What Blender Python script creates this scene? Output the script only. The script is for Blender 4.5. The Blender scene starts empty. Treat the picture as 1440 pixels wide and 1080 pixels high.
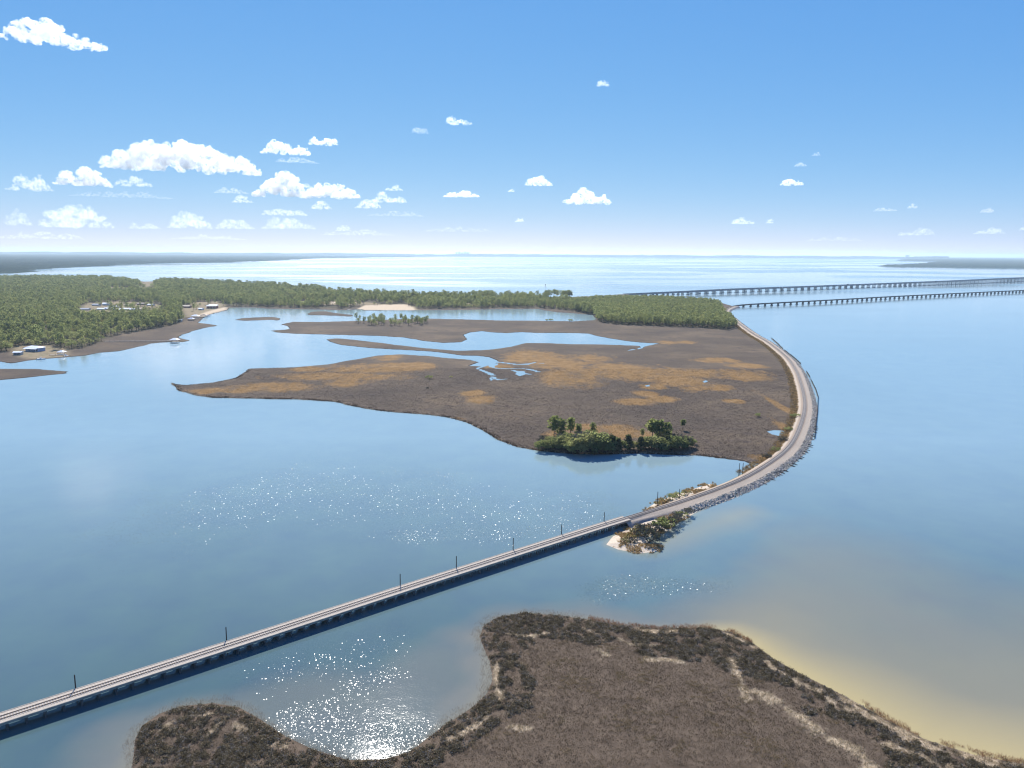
import bpy, bmesh, math, random
import numpy as np
from mathutils import Vector, Matrix
random.seed(7); RNG = np.random.default_rng(7)
R = math.radians
sc = bpy.context.scene
COL = sc.collection

# ------------------------------------------------------------------ camera (a drone 120 m above the water)
HAZE = 3.6e-5; SKYK = .715; H = 120.0; PITCH = R(10.43); ROLL = R(0.3)
cam = bpy.data.cameras.new('camera'); camo = bpy.data.objects.new('camera', cam); COL.objects.link(camo)
cam.sensor_width = 36; cam.lens = 25.0; cam.clip_start = 1.0; cam.clip_end = 500000.0
MR = Matrix.Rotation(math.pi/2 - PITCH, 4, 'X') @ Matrix.Rotation(ROLL, 4, 'Z')
camo.matrix_world = Matrix.Translation((0, 0, H)) @ MR
sc.camera = camo
M3 = MR.to_3x3()

def P(x, y, z=0.0):
    """survey point: where the sight line of photo pixel (x, y) meets the level z"""
    d = M3 @ Vector(((x-720)/1000, -(y-540)/1000, -1))
    t = (z-H)/d.z
    return (d.x*t, d.y*t)
def depth(x, y, z=0.0):
    d = M3 @ Vector(((x-720)/1000, -(y-540)/1000, -1)); return (z-H)/d.z
def PL(pts, z=0.0): return np.array([P(a, b, z) for a, b in pts])

# ------------------------------------------------------------------ helpers
def tag(o, label=None, cat=None, group=None, kind=None):
    if label: o['label'] = label
    if cat: o['category'] = cat
    if group: o['group'] = group
    if kind: o['kind'] = kind
    return o
def empty(name, loc=(0,0,0), rz=0.0, sc_=None):
    o = bpy.data.objects.new(name, None); COL.objects.link(o)
    o.location = loc; o.rotation_euler = (0,0,rz); o.empty_display_size = 1
    if sc_: o.scale = sc_
    return o
def link(name, me, parent=None, mat=None):
    o = bpy.data.objects.new(name, me); COL.objects.link(o)
    if parent is not None: o.parent = parent
    if mat is not None and len(me.materials) == 0: me.materials.append(mat)
    return o
def npmesh(name, V, Fc, smooth=False, mats=None, midx=None):
    """mesh from arrays: V (n,3), Fc (m,k)"""
    me = bpy.data.meshes.new(name)
    V = np.asarray(V, dtype=np.float32); Fc = np.asarray(Fc, dtype=np.int32)
    n, k = Fc.shape
    me.vertices.add(len(V)); me.vertices.foreach_set('co', V.ravel())
    me.loops.add(n*k); me.loops.foreach_set('vertex_index', Fc.ravel())
    me.polygons.add(n); me.polygons.foreach_set('loop_start', np.arange(0, n*k, k, dtype=np.int32))
    me.polygons.foreach_set('use_smooth', np.full(n, smooth, dtype=bool))
    for m in (mats or []): me.materials.append(m)
    if midx is not None: me.polygons.foreach_set('material_index', np.asarray(midx, dtype=np.int32))
    me.update(calc_edges=True); me.validate()
    return me
def attr(me, name, arr, typ='FLOAT'):
    a = me.attributes.new(name, typ, 'POINT')
    if typ == 'FLOAT': a.data.foreach_set('value', np.asarray(arr, dtype=np.float32).ravel())
    elif typ == 'INT': a.data.foreach_set('value', np.asarray(arr, dtype=np.int32).ravel())
    elif typ == 'FLOAT_VECTOR': a.data.foreach_set('vector', np.asarray(arr, dtype=np.float32).ravel())
    elif typ == 'FLOAT_COLOR':
        c = np.ones((len(arr), 4), dtype=np.float32); c[:, :3] = arr; a.data.foreach_set('color', c.ravel())

class MB:
    """collects boxes, tubes and prisms, links them as one mesh"""
    def __init__(s): s.v = []; s.f = []
    def add(s, v, f):
        b = len(s.v); s.v += [tuple(p) for p in v]; s.f += [tuple(b+i for i in q) for q in f]
    def box(s, c, d, rz=0.0):
        cx, cy, cz = c; hx, hy, hz = d[0]/2, d[1]/2, d[2]/2; co, si = math.cos(rz), math.sin(rz)
        v = [(cx+co*x-si*y, cy+si*x+co*y, cz+z) for z in (-hz, hz) for x, y in ((-hx,-hy),(hx,-hy),(hx,hy),(-hx,hy))]
        s.add(v, [(0,3,2,1),(4,5,6,7),(0,1,5,4),(1,2,6,5),(2,3,7,6),(3,0,4,7)])
    def tube(s, p0, p1, r0, r1=None, n=8):
        r1 = r0 if r1 is None else r1
        a, b = Vector(p0), Vector(p1); d = (b-a)
        if d.length < 1e-6: return
        d.normalize(); u = d.orthogonal().normalized(); w = d.cross(u)
        v = []
        for c, r in ((a, r0), (b, r1)):
            for i in range(n):
                t = 2*math.pi*i/n; v.append(c + (u*math.cos(t)+w*math.sin(t))*r)
        f = [(i, (i+1) % n, n+(i+1) % n, n+i) for i in range(n)] + [tuple(range(n-1, -1, -1)), tuple(range(n, 2*n))]
        s.add(v, f)
    def ribbon(s, path, prof, closed=True):
        """sweep a (offset, z) profile along path points (x,y,z,nx,ny)"""
        k = len(prof); v = []
        for (x, y, z, nx, ny) in path:
            for (o, h) in prof: v.append((x+nx*o, y+ny*o, z+h))
        f = []
        for i in range(len(path)-1):
            for j in range(k if closed else k-1):
                j2 = (j+1) % k
                f.append((i*k+j, (i+1)*k+j, (i+1)*k+j2, i*k+j2))
        if closed: f += [tuple(range(k)), tuple(range((len(path)-1)*k+k-1, (len(path)-1)*k-1, -1))]
        s.add(v, f)
    def mesh(s, name, mat=None, smooth=False):
        me = bpy.data.meshes.new(name); me.from_pydata(s.v, [], s.f)
        if mat: me.materials.append(mat)
        if smooth: me.polygons.foreach_set('use_smooth', [True]*len(me.polygons))
        bm = bmesh.new(); bm.from_mesh(me); bmesh.ops.recalc_face_normals(bm, faces=bm.faces); bm.to_mesh(me); bm.free()
        me.update(); return me
    def build(s, name, mat=None, parent=None, smooth=False):
        return link(name, s.mesh(name, mat, smooth), parent)

# numpy value noise
_perm = RNG.random((256, 256))
def vnoise(x, y):
    xi = np.floor(x).astype(int); yi = np.floor(y).astype(int); fx = x-xi; fy = y-yi
    fx = fx*fx*(3-2*fx); fy = fy*fy*(3-2*fy)
    g = lambda a, b: _perm[a % 256, b % 256]
    return (g(xi,yi)*(1-fx)+g(xi+1,yi)*fx)*(1-fy) + (g(xi,yi+1)*(1-fx)+g(xi+1,yi+1)*fx)*fy
def fbm(x, y, o=4):
    s = 0; a = .5; t = 0
    for i in range(o):
        s = s + a*vnoise(x*2**i+17.3*i, y*2**i+5.1*i); t += a; a *= .5
    return s/t
def smooth(a, b, x):
    t = np.clip((x-a)/(b-a), 0, 1); return t*t*(3-2*t)
def inside(X, Y, poly):
    r = np.zeros(X.shape, bool); n = len(poly)
    for i in range(n):
        x0, y0 = poly[i]; x1, y1 = poly[(i+1) % n]
        if y0 == y1: continue
        c = ((y0 > Y) != (y1 > Y)) & (X < (x1-x0)*(Y-y0)/(y1-y0)+x0)
        r ^= c
    return r
def segdist(X, Y, pts, close=False):
    d = np.full(X.shape, 1e12); n = len(pts)
    for i in range(n if close else n-1):
        x0, y0 = pts[i]; x1, y1 = pts[(i+1) % n]
        dx, dy = x1-x0, y1-y0; L = dx*dx+dy*dy+1e-9
        t = np.clip(((X-x0)*dx+(Y-y0)*dy)/L, 0, 1)
        d = np.minimum(d, (X-x0-t*dx)**2+(Y-y0-t*dy)**2)
    return np.sqrt(d)
def sdist(X, Y, poly):
    d = segdist(X, Y, poly, True); return np.where(inside(X, Y, poly), d, -d)
def rough_poly(p, amp, seed=0, step=6.0):
    """subdivide an outline and give it natural unevenness"""
    out = []; n = len(p)
    for i in range(n):
        a, b = p[i], p[(i+1) % n]; L = np.hypot(*(b-a)); k = max(1, int(L/step))
        k = min(k, 14)
        for j in range(k): out.append(a+(b-a)*j/k)
    out = np.array(out)
    nx = fbm(out[:,0]/14+seed, out[:,1]/14, 3)-.5; ny = fbm(out[:,0]/14+40+seed, out[:,1]/14+9, 3)-.5
    sc_ = np.clip(out[:,1]/400, .5, 3)
    out[:,0] += nx*amp*sc_*2; out[:,1] += ny*amp*sc_*2
    return out

# ------------------------------------------------------------------ material helpers
class NT:
    def __init__(s, name):
        s.m = bpy.data.materials.new(name); s.m.use_nodes = True; s.t = s.m.node_tree; s.t.nodes.clear()
        s.out = s.t.nodes.new('ShaderNodeOutputMaterial')
    def n(s, typ, **kw):
        nd = s.t.nodes.new('ShaderNode'+typ)
        for k, v in kw.items():
            if k.startswith('_'): setattr(nd, k[1:], v)
            else:
                s.set(nd.inputs[k.replace('__', ' ')], v)
        return nd
    def set(s, sock, v):
        if isinstance(v, bpy.types.NodeSocket): s.t.links.new(v, sock)
        elif isinstance(v, (tuple, list)) and len(v) == 3 and sock.type == 'RGBA': sock.default_value = (*v, 1)
        else: sock.default_value = v
    def math(s, op, a, b=0.0, c=0.0, clamp=False):
        nd = s.t.nodes.new('ShaderNodeMath'); nd.operation = op; nd.use_clamp = clamp
        for i, v in enumerate((a, b, c)): s.set(nd.inputs[i], v)
        return nd.outputs[0]
    def noise(s, scale, detail=4, rough=.55, vec=None, dist=0.0):
        nd = s.n('TexNoise', Scale=scale, Detail=detail, Roughness=rough, Distortion=dist)
        if vec is not None: s.t.links.new(vec, nd.inputs['Vector'])
        return nd.outputs['Fac']
    def ramp(s, fac, stops, interp='LINEAR'):
        nd = s.t.nodes.new('ShaderNodeValToRGB'); e = nd.color_ramp.elements; nd.color_ramp.interpolation = interp
        while len(e) < len(stops): e.new(0.5)
        for i, (p, c) in enumerate(stops):
            e[i].position = p; e[i].color = (*c, 1) if isinstance(c, (tuple, list)) else (c, c, c, 1)
        s.set(nd.inputs[0], fac); return nd.outputs[0]
    def mix(s, f, a, b, blend='MIX'):
        nd = s.t.nodes.new('ShaderNodeMix'); nd.data_type = 'RGBA'; nd.blend_type = blend
        s.set(nd.inputs[0], f); s.set(nd.inputs[6], a); s.set(nd.inputs[7], b); return nd.outputs[2]
    def attr(s, name, out='Fac'):
        return s.n('Attribute', _attribute_name=name).outputs[out]
    def pos(s): return s.n('NewGeometry').outputs['Position']
    def obj(s): return s.n('TexCoord').outputs['Object']
    def scale(s, v, k):
        nd = s.n('Mapping'); s.t.links.new(v, nd.inputs[0]); nd.inputs['Scale'].default_value = k; return nd.outputs[0]
    def bump(s, h, strength, dist=1.0):
        return s.n('Bump', Strength=strength, Distance=dist, Height=h).outputs[0]
    def pbsdf(s, col, rough=.9, spec=.2, normal=None, **kw):
        b = s.n('BsdfPrincipled', Roughness=rough); s.set(b.inputs['Base Color'], col); b.inputs['Specular IOR Level'].default_value = spec
        if normal is not None: s.t.links.new(normal, b.inputs['Normal'])
        for k, v in kw.items(): s.set(b.inputs[k.replace('__', ' ')], v)
        s.t.links.new(b.outputs[0], s.out.inputs[0]); return b
def simple(name, c, rough=.8, var=.25, scale=1.5, spec=.25, metallic=0.0):
    t = NT(name); o = t.obj()
    f = t.noise(scale, 5, .6, o); f2 = t.noise(scale*9, 3, .6, o)
    lo = tuple(x*(1-var) for x in c); hi = tuple(min(1, x*(1+var)) for x in c)
    col = t.mix(t.math('MULTIPLY', f2, .5), t.ramp(f, [(.3, lo), (.7, hi)]), c)
    b = t.pbsdf(col, rough, spec); b.inputs['Metallic'].default_value = metallic
    return t.m

# ------------------------------------------------------------------ light
SUN_EL, SUN_AZ = 40.2, -11.0          # azimuth clockwise from +Y
sdir = Vector((math.sin(R(SUN_AZ))*math.cos(R(SUN_EL)), math.cos(R(SUN_AZ))*math.cos(R(SUN_EL)), math.sin(R(SUN_EL))))
sl = bpy.data.lights.new('sun', 'SUN'); sl.energy = 4.5; sl.angle = R(.5); sl.color = (1, .96, .9)
so = bpy.data.objects.new('sun', sl); COL.objects.link(so); so.rotation_euler = sdir.to_track_quat('Z', 'Y').to_euler()
so.location = (0, 0, 300)
w = bpy.data.worlds.new('World'); sc.world = w; w.use_nodes = True
wt = w.node_tree; bg = wt.nodes['Background']
sky = wt.nodes.new('ShaderNodeTexSky'); sky.sky_type = 'NISHITA'; sky.sun_disc = False
sky.sun_elevation = R(SUN_EL); sky.sun_rotation = R(SUN_AZ); sky.altitude = 3000; sky.air_density = .9; sky.dust_density = 0.0; sky.ozone_density = 7.0
sp_ = wt.nodes.new('ShaderNodeSeparateColor'); cb_ = wt.nodes.new('ShaderNodeCombineColor'); wt.links.new(sky.outputs[0], sp_.inputs[0])
for i_, (pw_, k_) in enumerate(((.96, .92), (.54, .67), (.19, .738))):     # camera-like response of the three channels
    a_ = wt.nodes.new('ShaderNodeMath'); a_.operation = 'MULTIPLY'; a_.inputs[1].default_value = .1; wt.links.new(sp_.outputs[i_], a_.inputs[0])
    b_ = wt.nodes.new('ShaderNodeMath'); b_.operation = 'POWER'; b_.inputs[1].default_value = pw_; wt.links.new(a_.outputs[0], b_.inputs[0])
    c_ = wt.nodes.new('ShaderNodeMath'); c_.operation = 'MULTIPLY'; c_.inputs[1].default_value = k_*10*SKYK; wt.links.new(b_.outputs[0], c_.inputs[0]); wt.links.new(c_.outputs[0], cb_.inputs[i_])
wt.links.new(cb_.outputs[0], bg.inputs[0]); bg.inputs[1].default_value = .1
sc.view_settings.view_transform = 'Standard'; sc.view_settings.look = 'None'; sc.view_settings.gamma = 1; sc.view_settings.exposure = 0.8
cy = sc.cycles
cy.use_denoising = True; cy.max_bounces = 18; cy.volume_bounces = 16; cy.transparent_max_bounces = 12; cy.diffuse_bounces = 3; cy.glossy_bounces = 3
cy.volume_max_steps = 128; cy.sample_clamp_direct = 7.0; cy.filter_width = 1.2

# ------------------------------------------------------------------ outlines of land (surveyed through the photo, in metres)
NEAR = rough_poly(np.vstack([PL([(185,1079),(190,1040),(200,1020),(225,1003),(260,993),(300,989),(335,995),(365,1012),(400,1035),(440,1055),
  (490,1070),(540,1068),(575,1058),(600,1040),(625,1020),(650,1005),(670,990),(685,975),(693,955),(690,930),(680,910),(674,895),(680,880),
  (700,868),(735,862),(790,866),(830,872),(870,880),(930,884),(1000,884),(1030,890),(1060,905),(1085,925),(1110,940),(1140,955),(1180,975),
  (1215,995),(1250,1015),(1300,1040),(1370,1062),(1440,1075)]), [(160,138),(190,110),(180,80),(-60,80),(-110,110)]]), .7, 3, 4)
RAIL_PX = [(0,1009.6,2.8),(100,977.5,2.8),(220,939.4,2.8),(400,881.5,2.8),(560,829.5,2.8),(680,791.5,2.8),(850,737.5,2.8),(970,700.5,2.8),(1040,674.5,2.8),
  (1070,658,2.8),(1090,645,2.8),(1107,631,2.8),(1117,617,2.8),(1125,599,2.8),(1131,578,2.8),(1131,560,2.8),(1126.5,540,2.8),(1119,520,2.8),(1105,501,2.8),(1080,481,2.8),
  (1060,469.5,2.8),(1043,457.5,2.8),(1030,447,2.8),(1023,440.5,3),(1021.5,436.5,3.4),(1026,432.8,4),(1040,429,5),(1080,426.3,6.5),(1180,421,7),(1280,415.5,7),(1440,408,7)]
def catmull(pts, step):
    pts = [np.array(p, float) for p in pts]; pts = [2*pts[0]-pts[1]] + pts + [2*pts[-1]-pts[-2]]
    out = []
    for i in range(1, len(pts)-2):
        p0, p1, p2, p3 = pts[i-1:i+3]; k = max(2, int(np.hypot(*(p2-p1)[:2])/step))
        for j in range(k):
            t = j/k
            out.append(.5*((2*p1)+(-p0+p2)*t+(2*p0-5*p1+4*p2-p3)*t*t+(-p0+3*p1-3*p2+p3)*t**3))
    out.append(pts[-2]); return np.array(out)
_k = [(*P(a, b, z), z) for a, b, z in RAIL_PX]
d0 = np.array(_k[0])-np.array(_k[2]); d0 /= np.hypot(*d0[:2])
_k = [tuple(np.array(_k[0])+d0*90)] + _k
d1 = np.array(_k[-1])-np.array(_k[-2]); d1 /= np.hypot(*d1[:2]); d1[2] = 0
_k += [tuple(np.array(_k[-1])+d1*400), tuple(np.array(_k[-1])+d1*900)]
RP = catmull(_k, 4.0)
for _ in range(12): RP[1:-1, :] = .25*RP[:-2]+.5*RP[1:-1]+.25*RP[2:]
# resample evenly, 3 m
S = np.concatenate([[0], np.cumsum(np.hypot(np.diff(RP[:,0]), np.diff(RP[:,1])))])
sN = np.arange(0, S[-1], 3.0)
RP = np.stack([np.interp(sN, S, RP[:, i]) for i in range(3)], 1)
T = np.gradient(RP[:, :2], axis=0); T /= np.linalg.norm(T, axis=1)[:, None]
NRM = np.stack([T[:,1], -T[:,0]], 1)            # to the right of travel: the open bay
PATH = np.hstack([RP, NRM])
def nearest_i(x, y): return int(np.argmin((RP[:,0]-x)**2+(RP[:,1]-y)**2))
I_EMB = nearest_i(*P(884,727,2.8)); I_BR = nearest_i(*P(1036,430,5)); I_MARSH = nearest_i(*P(1058,665,2.8))

LOW = PL([(241,539),(255,550),(275,556),(300,559),(340,560),(380,561),(430,562),(470,565),(500,572),(530,577),(560,580),(600,583),(632,587),(655,593),(680,605),
  (700,618),(725,628),(755,633),(800,638),(850,639),(900,638),(940,639),(985,641),(1020,645),(1045,648),(1056,651),(1058,656)])
emb_in = RP[I_MARSH:I_BR+6, :2]+NRM[I_MARSH:I_BR+6]*3.0
UP = PL([(1005,423.5),(960,420.8),(920,419),(880,416.5),(860,414.6),(840,416),(805,417.5),(745,418),(655,415.3),(560,412.2),(525,410.5),(480,408.5),(450,405.5),(400,402),(360,399),(325,397),(250,395),(205,396),(180,393),(150,390.5),(50,390),(0,391),(-300,391)])
WEST = PL([(-330,560),(-60,512),(0,508),(15,511),(47,506),(70,504),(95,502),(120,500),(140,496),(165,494),(190,489),(212,483),(240,480.5),(258,481),(267,479),(262,477.5),(251,475.5),(252,472),(265,468),(282,462),(305,458),
  (295,456),(278,454),(287,446),(300,441),(320,436),(322,432.5),(360,432.5),(375,434),(425,435),(487,436),(507,435),(512,436.5),(577,436.5),(587,436.3),(640,435.8),(705,434.8),(757,434.5),(768,436.5),(782,439),(805,440.5),(835,443),(838,449.5)])
MID = PL([(835,450.3),(805,452),(755,451.2),(705,451),(655,449.3),(605,448.3),(560,449),(500,451.5),(450,453),(412,452.5),(396,456),(407,459.5),(407,462.5),(400,464),(380,465),(390,467.5),(410,469),(440,470),(480,471),(530,472),(567,474.5),(595,479),(620,482),
  (650,481),(657,477.5),(652,471),(660,467.5),(677,465.5),(695,467.5),(712,468.3),(735,467),(760,468),(792,468),(810,468.3),(827,469),(840,472.5),(880,479.5),(905,482),(930,483),(912,486),(906,487.2),(902,489.5),(900,489.3),(898.5,486.6),(860,484.8),(810,484.2),(780,483),(740,482.5),(720,487.5),(697,491),(675,493),(640,493),(600,490),(555,485),(517,480),(475,476),(459,477.3),
  (465,480.5),(480,485),(530,490),(580,492.5),(620,495.5),(650,500),(670,500),(687,502.5),(699,506.5),(697,512.5),(680,515.5),(660,514.5),(672,509.5),(660,506),(630,504),(600,500.5),(560,498.5),(530,500),(505,505),(480,509),(462,512.5),(412,517),(350,518.5),(344,525),(332,532),(300,539),(262,542.5),(250,541)])
MAIN = rough_poly(np.vstack([LOW, emb_in, UP, WEST, MID]), 1.1, 11, 9)
ISLES = [rough_poly(PL(p), .8, i*7, 8) for i, p in enumerate([
  [(330,450),(340,447.5),(370,446),(387,446),(395,448.5),(390,451),(383,449.5),(345,451)],
  [(432,441),(440,438.2),(460,438),(470,440),(495,443),(495,445.3),(475,444),(450,443.3),(435,443)],
  [(-90,537),(-60,516),(0,519),(50,519),(80,521.5),(95,522.5),(92,525.5),(62,528),(37,531),(0,534.5)],
  [(703,517),(716,516),(736,515.5),(745,519),(728,522),(708,521.5)]])]
BAR = rough_poly(PL([(853,766),(862,755),(880,746),(893,736),(905,728),(960,704),(1000,690),(1010,695),(1003,706),(985,716),(967,728),(946,736),(944,745),(926,751),(908,757),(914,765),(930,769),(926,775),(900,778),(870,773)]), .5, 21, 3)
BANK = PL([(908,716),(924,706),(948,696.5),(972,688.5),(1000,680),(1004,690),(975,699),(940,710),(915,719)])
POND_PX = [[(1078,606.5),(1088,604.8),(1102,605.5),(1104,610),(1096,613),(1086,611)], [(724,526),(731,521.5),(738,522),(740,526),(731,529)], [(688,532),(691,530.5),(693,534),(690,535.5)], [(988,536.5),(993,534.5),(996,536.5),(991,538)], [(907,542),(913,540.8),(914,543),(909,543.5)]]
PONDS = [rough_poly(PL(p, .5), .25, i, 3) for i, p in enumerate(POND_PX)]

# ------------------------------------------------------------------ ground
def gridmesh(xs, ys, zf):
    X, Y = np.meshgrid(xs, ys); Z, ex = zf(X, Y)
    nx, ny = len(xs), len(ys)
    V = np.stack([X, Y, Z], -1).reshape(-1, 3)
    i = np.arange(ny-1)[:, None]*nx+np.arange(nx-1)[None]
    Fc = np.stack([i, i+1, i+nx+1, i+nx], -1).reshape(-1, 4)
    keep = (V[Fc, 2] > -.45).any(1); Fc = Fc[keep]
    used = np.unique(Fc); mp = np.full(len(V), -1); mp[used] = np.arange(len(used))
    return V[used], mp[Fc], {k: a.reshape(len(V), -1)[used] for k, a in ex.items()}

def ell(cx, cy, rx, ry):
    x, y = P(cx, cy); d = depth(cx, cy); return x, y, rx*d/1000, abs(P(cx, cy-ry)[1]-P(cx, cy+ry)[1])/2
CREEKS = [(PL(a), w_) for a, w_ in [([(698,509),(712,510.5),(726,512.5),(741,512)], 2.2), ([(697,512),(690,516),(700,518),(720,518.5)], 2.2), ([(681,515),(671,518),(688,525),(694,528)], 1.8), ([(720,518.5),(735,518),(746,520),(757,523)], 2.0), ([(722,521),(735,525),(745,526.5)], 2.2), ([(640,483),(646,487)], 1.5), ([(902,489),(897,491),(890,491.5),(884,493)], 1.4), ([(741,512),(752,510),(765,511)], 1.5), ([(693,530),(700,534),(712,533)], 1.5)]]
OCHRE = [ell(*e) for e in [(287,551,17,3.5),(332,550,24,2.5),(390,545,45,5),(432,520,16,2.2),(482,539,24,4),(475,531,60,4),(545,504,13,3.2),(550,515,34,4),(530,518,42,4.5),(580,516,22,4),(487,537,16,4),
 (755,502,28,6),(792,510,34,6.5),(805,531,28,9),(830,522,32,7),(665,554,11,3),(797,505,42,5),(860,522,52,8),(910,525,52,5.5),(950,535,27,9),(922,536,13,2.2),(922,545,13,3),(1010,526,42,5),(1047,515,20,2.2),(1050,531,22,4),(1000,507,25,2.6),(1007,546,19,3),
 (910,555,13,3),(932,562,15,3.3),(895,566,19,3.4),(975,547,13,2.2),(1032,565,11,2.2),(935,482,12,1.8),(965,482,12,1.5),(1111,580,5,20),(1108,605,7,10),(850,604,34,4.5),(815,601,14,3),(880,610,22,5),(905,612,12,4),(1065,645,9,3.5),(790,613,14,5),(680,563,14,4),(640,590,8,2),(735,506,16,3),(700,516,14,2)]]
LEFTWOOD = PL([(-260,518),(-40,500),(0,496),(30,492),(62,491),(95,492),(120,489),(140,482),(165,471),(200,466),(250,456),(264,447),(282,440),(300,434),(318,431.5),(360,431.3),(430,433.3),(486,434),(500,431),(545,430),(586,434),(640,434),(705,433.4),(757,433),(790,436),(838,442),(842,450),(800,424),(745,419.6),(655,418),(560,416.5),(525,415),(462,411),(430,406),(400,404),(330,400),(250,397),(216,397.5),(212,405),(200,401),(180,396),(150,392.5),(50,392),(0,393),(-300,393)])
PENWOOD = PL([(834,445),(842,453),(870,457),(930,459),(985,461),(1020,464),(1036,461),(1024,449),(1015,440),(1016,433),(1008,427),(990,425),(930,421),(885,420.5),(845,421),(800,425),(808,437)])
CLEAR = [PL(p) for p in [[(138,409),(150,404.5),(218,404.5),(218,410),(180,411.5)], [(196,404),(202,394),(216,394),(217,404)],[(104,446),(120,428),(150,425),(190,425),(222,429),(236,437),(215,446),(160,448)], [(255,434),(275,426),(308,424),(318,431),(296,438),(282,444),(262,447)],
   [(395,427),(400,423.5),(500,425),(545,428),(580,430),(590,436.6),(500,436.4),(510,430),(430,428.5)], [(640,428),(664,426.5),(668,430),(648,431)], [(16,500),(20,488),(66,486),(100,492),(96,502),(40,506)], [(748,423.5),(800,422),(842,415),(885,413),(890,417),(840,420),(800,425),(760,425.5)],[(-150,447),(-20,440),(10,441),(-20,450)]]]
SANDY = [PL(p) for p in [[(500,436.2),(513,430),(540,429),(572,428.6),(582,433),(584,436.4),(545,436.4)], [(400,426),(402,424.3),(500,426),(500,428),(430,427.5)], [(278,446),(284,441),(300,436),(318,432),(320,435.5),(300,440.5),(288,445)]]]
UPMARSH_FAR = PL([(440,410),(480,404),(660,412),(760,416),(760,419.5),(655,418),(560,416.5),(525,415)])

def main_height(X, Y):
    sd = sdist(X, Y, MAIN)
    for p in ISLES: sd = np.maximum(sd, sdist(X, Y, p))
    h = np.where(sd > 0, np.minimum(.55, sd*.3)+.12*fbm(X/9, Y/9, 3)*smooth(.5, 4, sd), np.maximum(-1.2, sd*.12))
    for p in PONDS:
        pd = sdist(X, Y, p); h = np.where(pd > -1.5, np.minimum(h, .5-.25*smooth(-1.5, .6, pd)), h)
    for c_, w_ in CREEKS:
        cd = segdist(X, Y, c_)+(fbm(X/11, Y/11, 2)-.5)*w_*1.4; h = np.where((sd > -2) & (cd < w_*2), np.minimum(h, -.5+1.0*smooth(w_*.7, w_*1.9, cd)), h)
    och = np.zeros(X.shape)
    for cx, cy_, rx, ry in OCHRE:
        q = np.sqrt(((X-cx)/rx)**2+((Y-cy_)/ry)**2); och = np.maximum(och, np.clip(1.95-q, 0, 1))
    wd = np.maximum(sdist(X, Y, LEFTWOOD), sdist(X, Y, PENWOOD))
    cl = np.full(X.shape, -1e9)
    for p in CLEAR: cl = np.maximum(cl, sdist(X, Y, p))
    sa = np.full(X.shape, -1e9)
    for p in SANDY: sa = np.maximum(sa, sdist(X, Y, p))
    h = np.where(wd > 0, h+np.minimum(wd*.01, 1.2), h)
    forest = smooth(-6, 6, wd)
    return h, {'mask': np.stack([och, forest, smooth(-3, 3, sa)], -1), 'edge': sd, 'clear': smooth(-4, 6, cl)}
def seq(*parts): return np.unique(np.concatenate([np.arange(a, b, s) for a, b, s in parts]))
xs = seq((-3600,-1100,28),(-1100,-420,6),(-420,420,3.2),(420,800,6),(800,1000.1,25))
ys = seq((400,760,3.2),(760,1300,5),(1300,1900,8),(1900,3600,22))
V, Fc, ex = gridmesh(xs, ys, main_height)
me = npmesh('ground', V, Fc, True)
attr(me, 'mask', ex['mask'], 'FLOAT_COLOR'); attr(me, 'edge', ex['edge']); attr(me, 'clear', ex['clear'])
t = NT('marsh soil and rush'); p = t.pos()
n1 = t.noise(.012, 6, .6, p); n2 = t.noise(.09, 6, .65, p); n3 = t.noise(.7, 4, .7, p)
base = t.ramp(n1, [(.34, (.068,.053,.039)), (.5, (.108,.081,.054)), (.64, (.165,.12,.074))])
base = t.mix(t.ramp(n2, [(.35, 0.0), (.65, .6)]), base, (.10,.074,.058))
base = t.mix(t.ramp(n2, [(.58, 0.0), (.68, .55)]), base, (.05,.042,.04))
base = t.mix(t.ramp(n3, [(.4, 0.0), (.75, .5)]), base, (.12,.092,.075))
mk = t.attr('mask', 'Color'); sep = t.n('SeparateColor', Color=mk)
stretch = t.math('ADD', t.math('MULTIPLY', t.noise(.022, 6, .7, t.scale(p, (1, .4, 1)), 1.2), .65), t.math('MULTIPLY', t.noise(.16, 5, .7, t.scale(p, (1, .5, 1))), .35))
fo = t.math('ADD', sep.outputs[0], t.math('MULTIPLY', t.math('SUBTRACT', stretch, .53), 5.5))
fo = t.math('MULTIPLY', t.ramp(fo, [(.05, 0.0), (.8, 1.0)]), t.math('GREATER_THAN', sep.outputs[0], .02))
och = t.ramp(n2, [(.3, (.17,.098,.042)), (.5, (.27,.155,.055)), (.7, (.32,.2,.09))])
base = t.mix(t.math('MULTIPLY', fo, .8), base, och)
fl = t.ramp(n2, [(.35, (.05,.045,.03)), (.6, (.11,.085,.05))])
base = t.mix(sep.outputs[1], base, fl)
clr = t.ramp(n2, [(.3, (.16,.14,.08)), (.5, (.28,.21,.13)), (.7, (.12,.13,.06))])
base = t.mix(t.attr('clear'), base, clr)
base = t.mix(sep.outputs[2], base, t.ramp(n3, [(.3, (.48,.36,.24)), (.7, (.6,.48,.33))]))
ed = t.attr('edge')
bank = t.math('MULTIPLY', t.ramp(t.math('DIVIDE', ed, 9.0), [(0, .75), (.5, .35), (1, 0.0)]), t.ramp(n3, [(.5, 0.0), (.66, 1.0)]))
base = t.mix(bank, base, (.30,.23,.17))
base = t.mix(t.ramp(t.math('DIVIDE', ed, 2.2), [(0, 1.0), (.45, .8), (.7, 0.0)]), base, (.04,.03,.022))
t.pbsdf(base, .95, .05, t.bump(t.math('ADD', n3, t.math('MULTIPLY', n2, 2.0)), .8, .8))
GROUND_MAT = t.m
tag(link('ground', me, None, t.m), kind='structure', label='dark rush marsh with ochre patches and wooded banks round the bayou', cat='ground')
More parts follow.
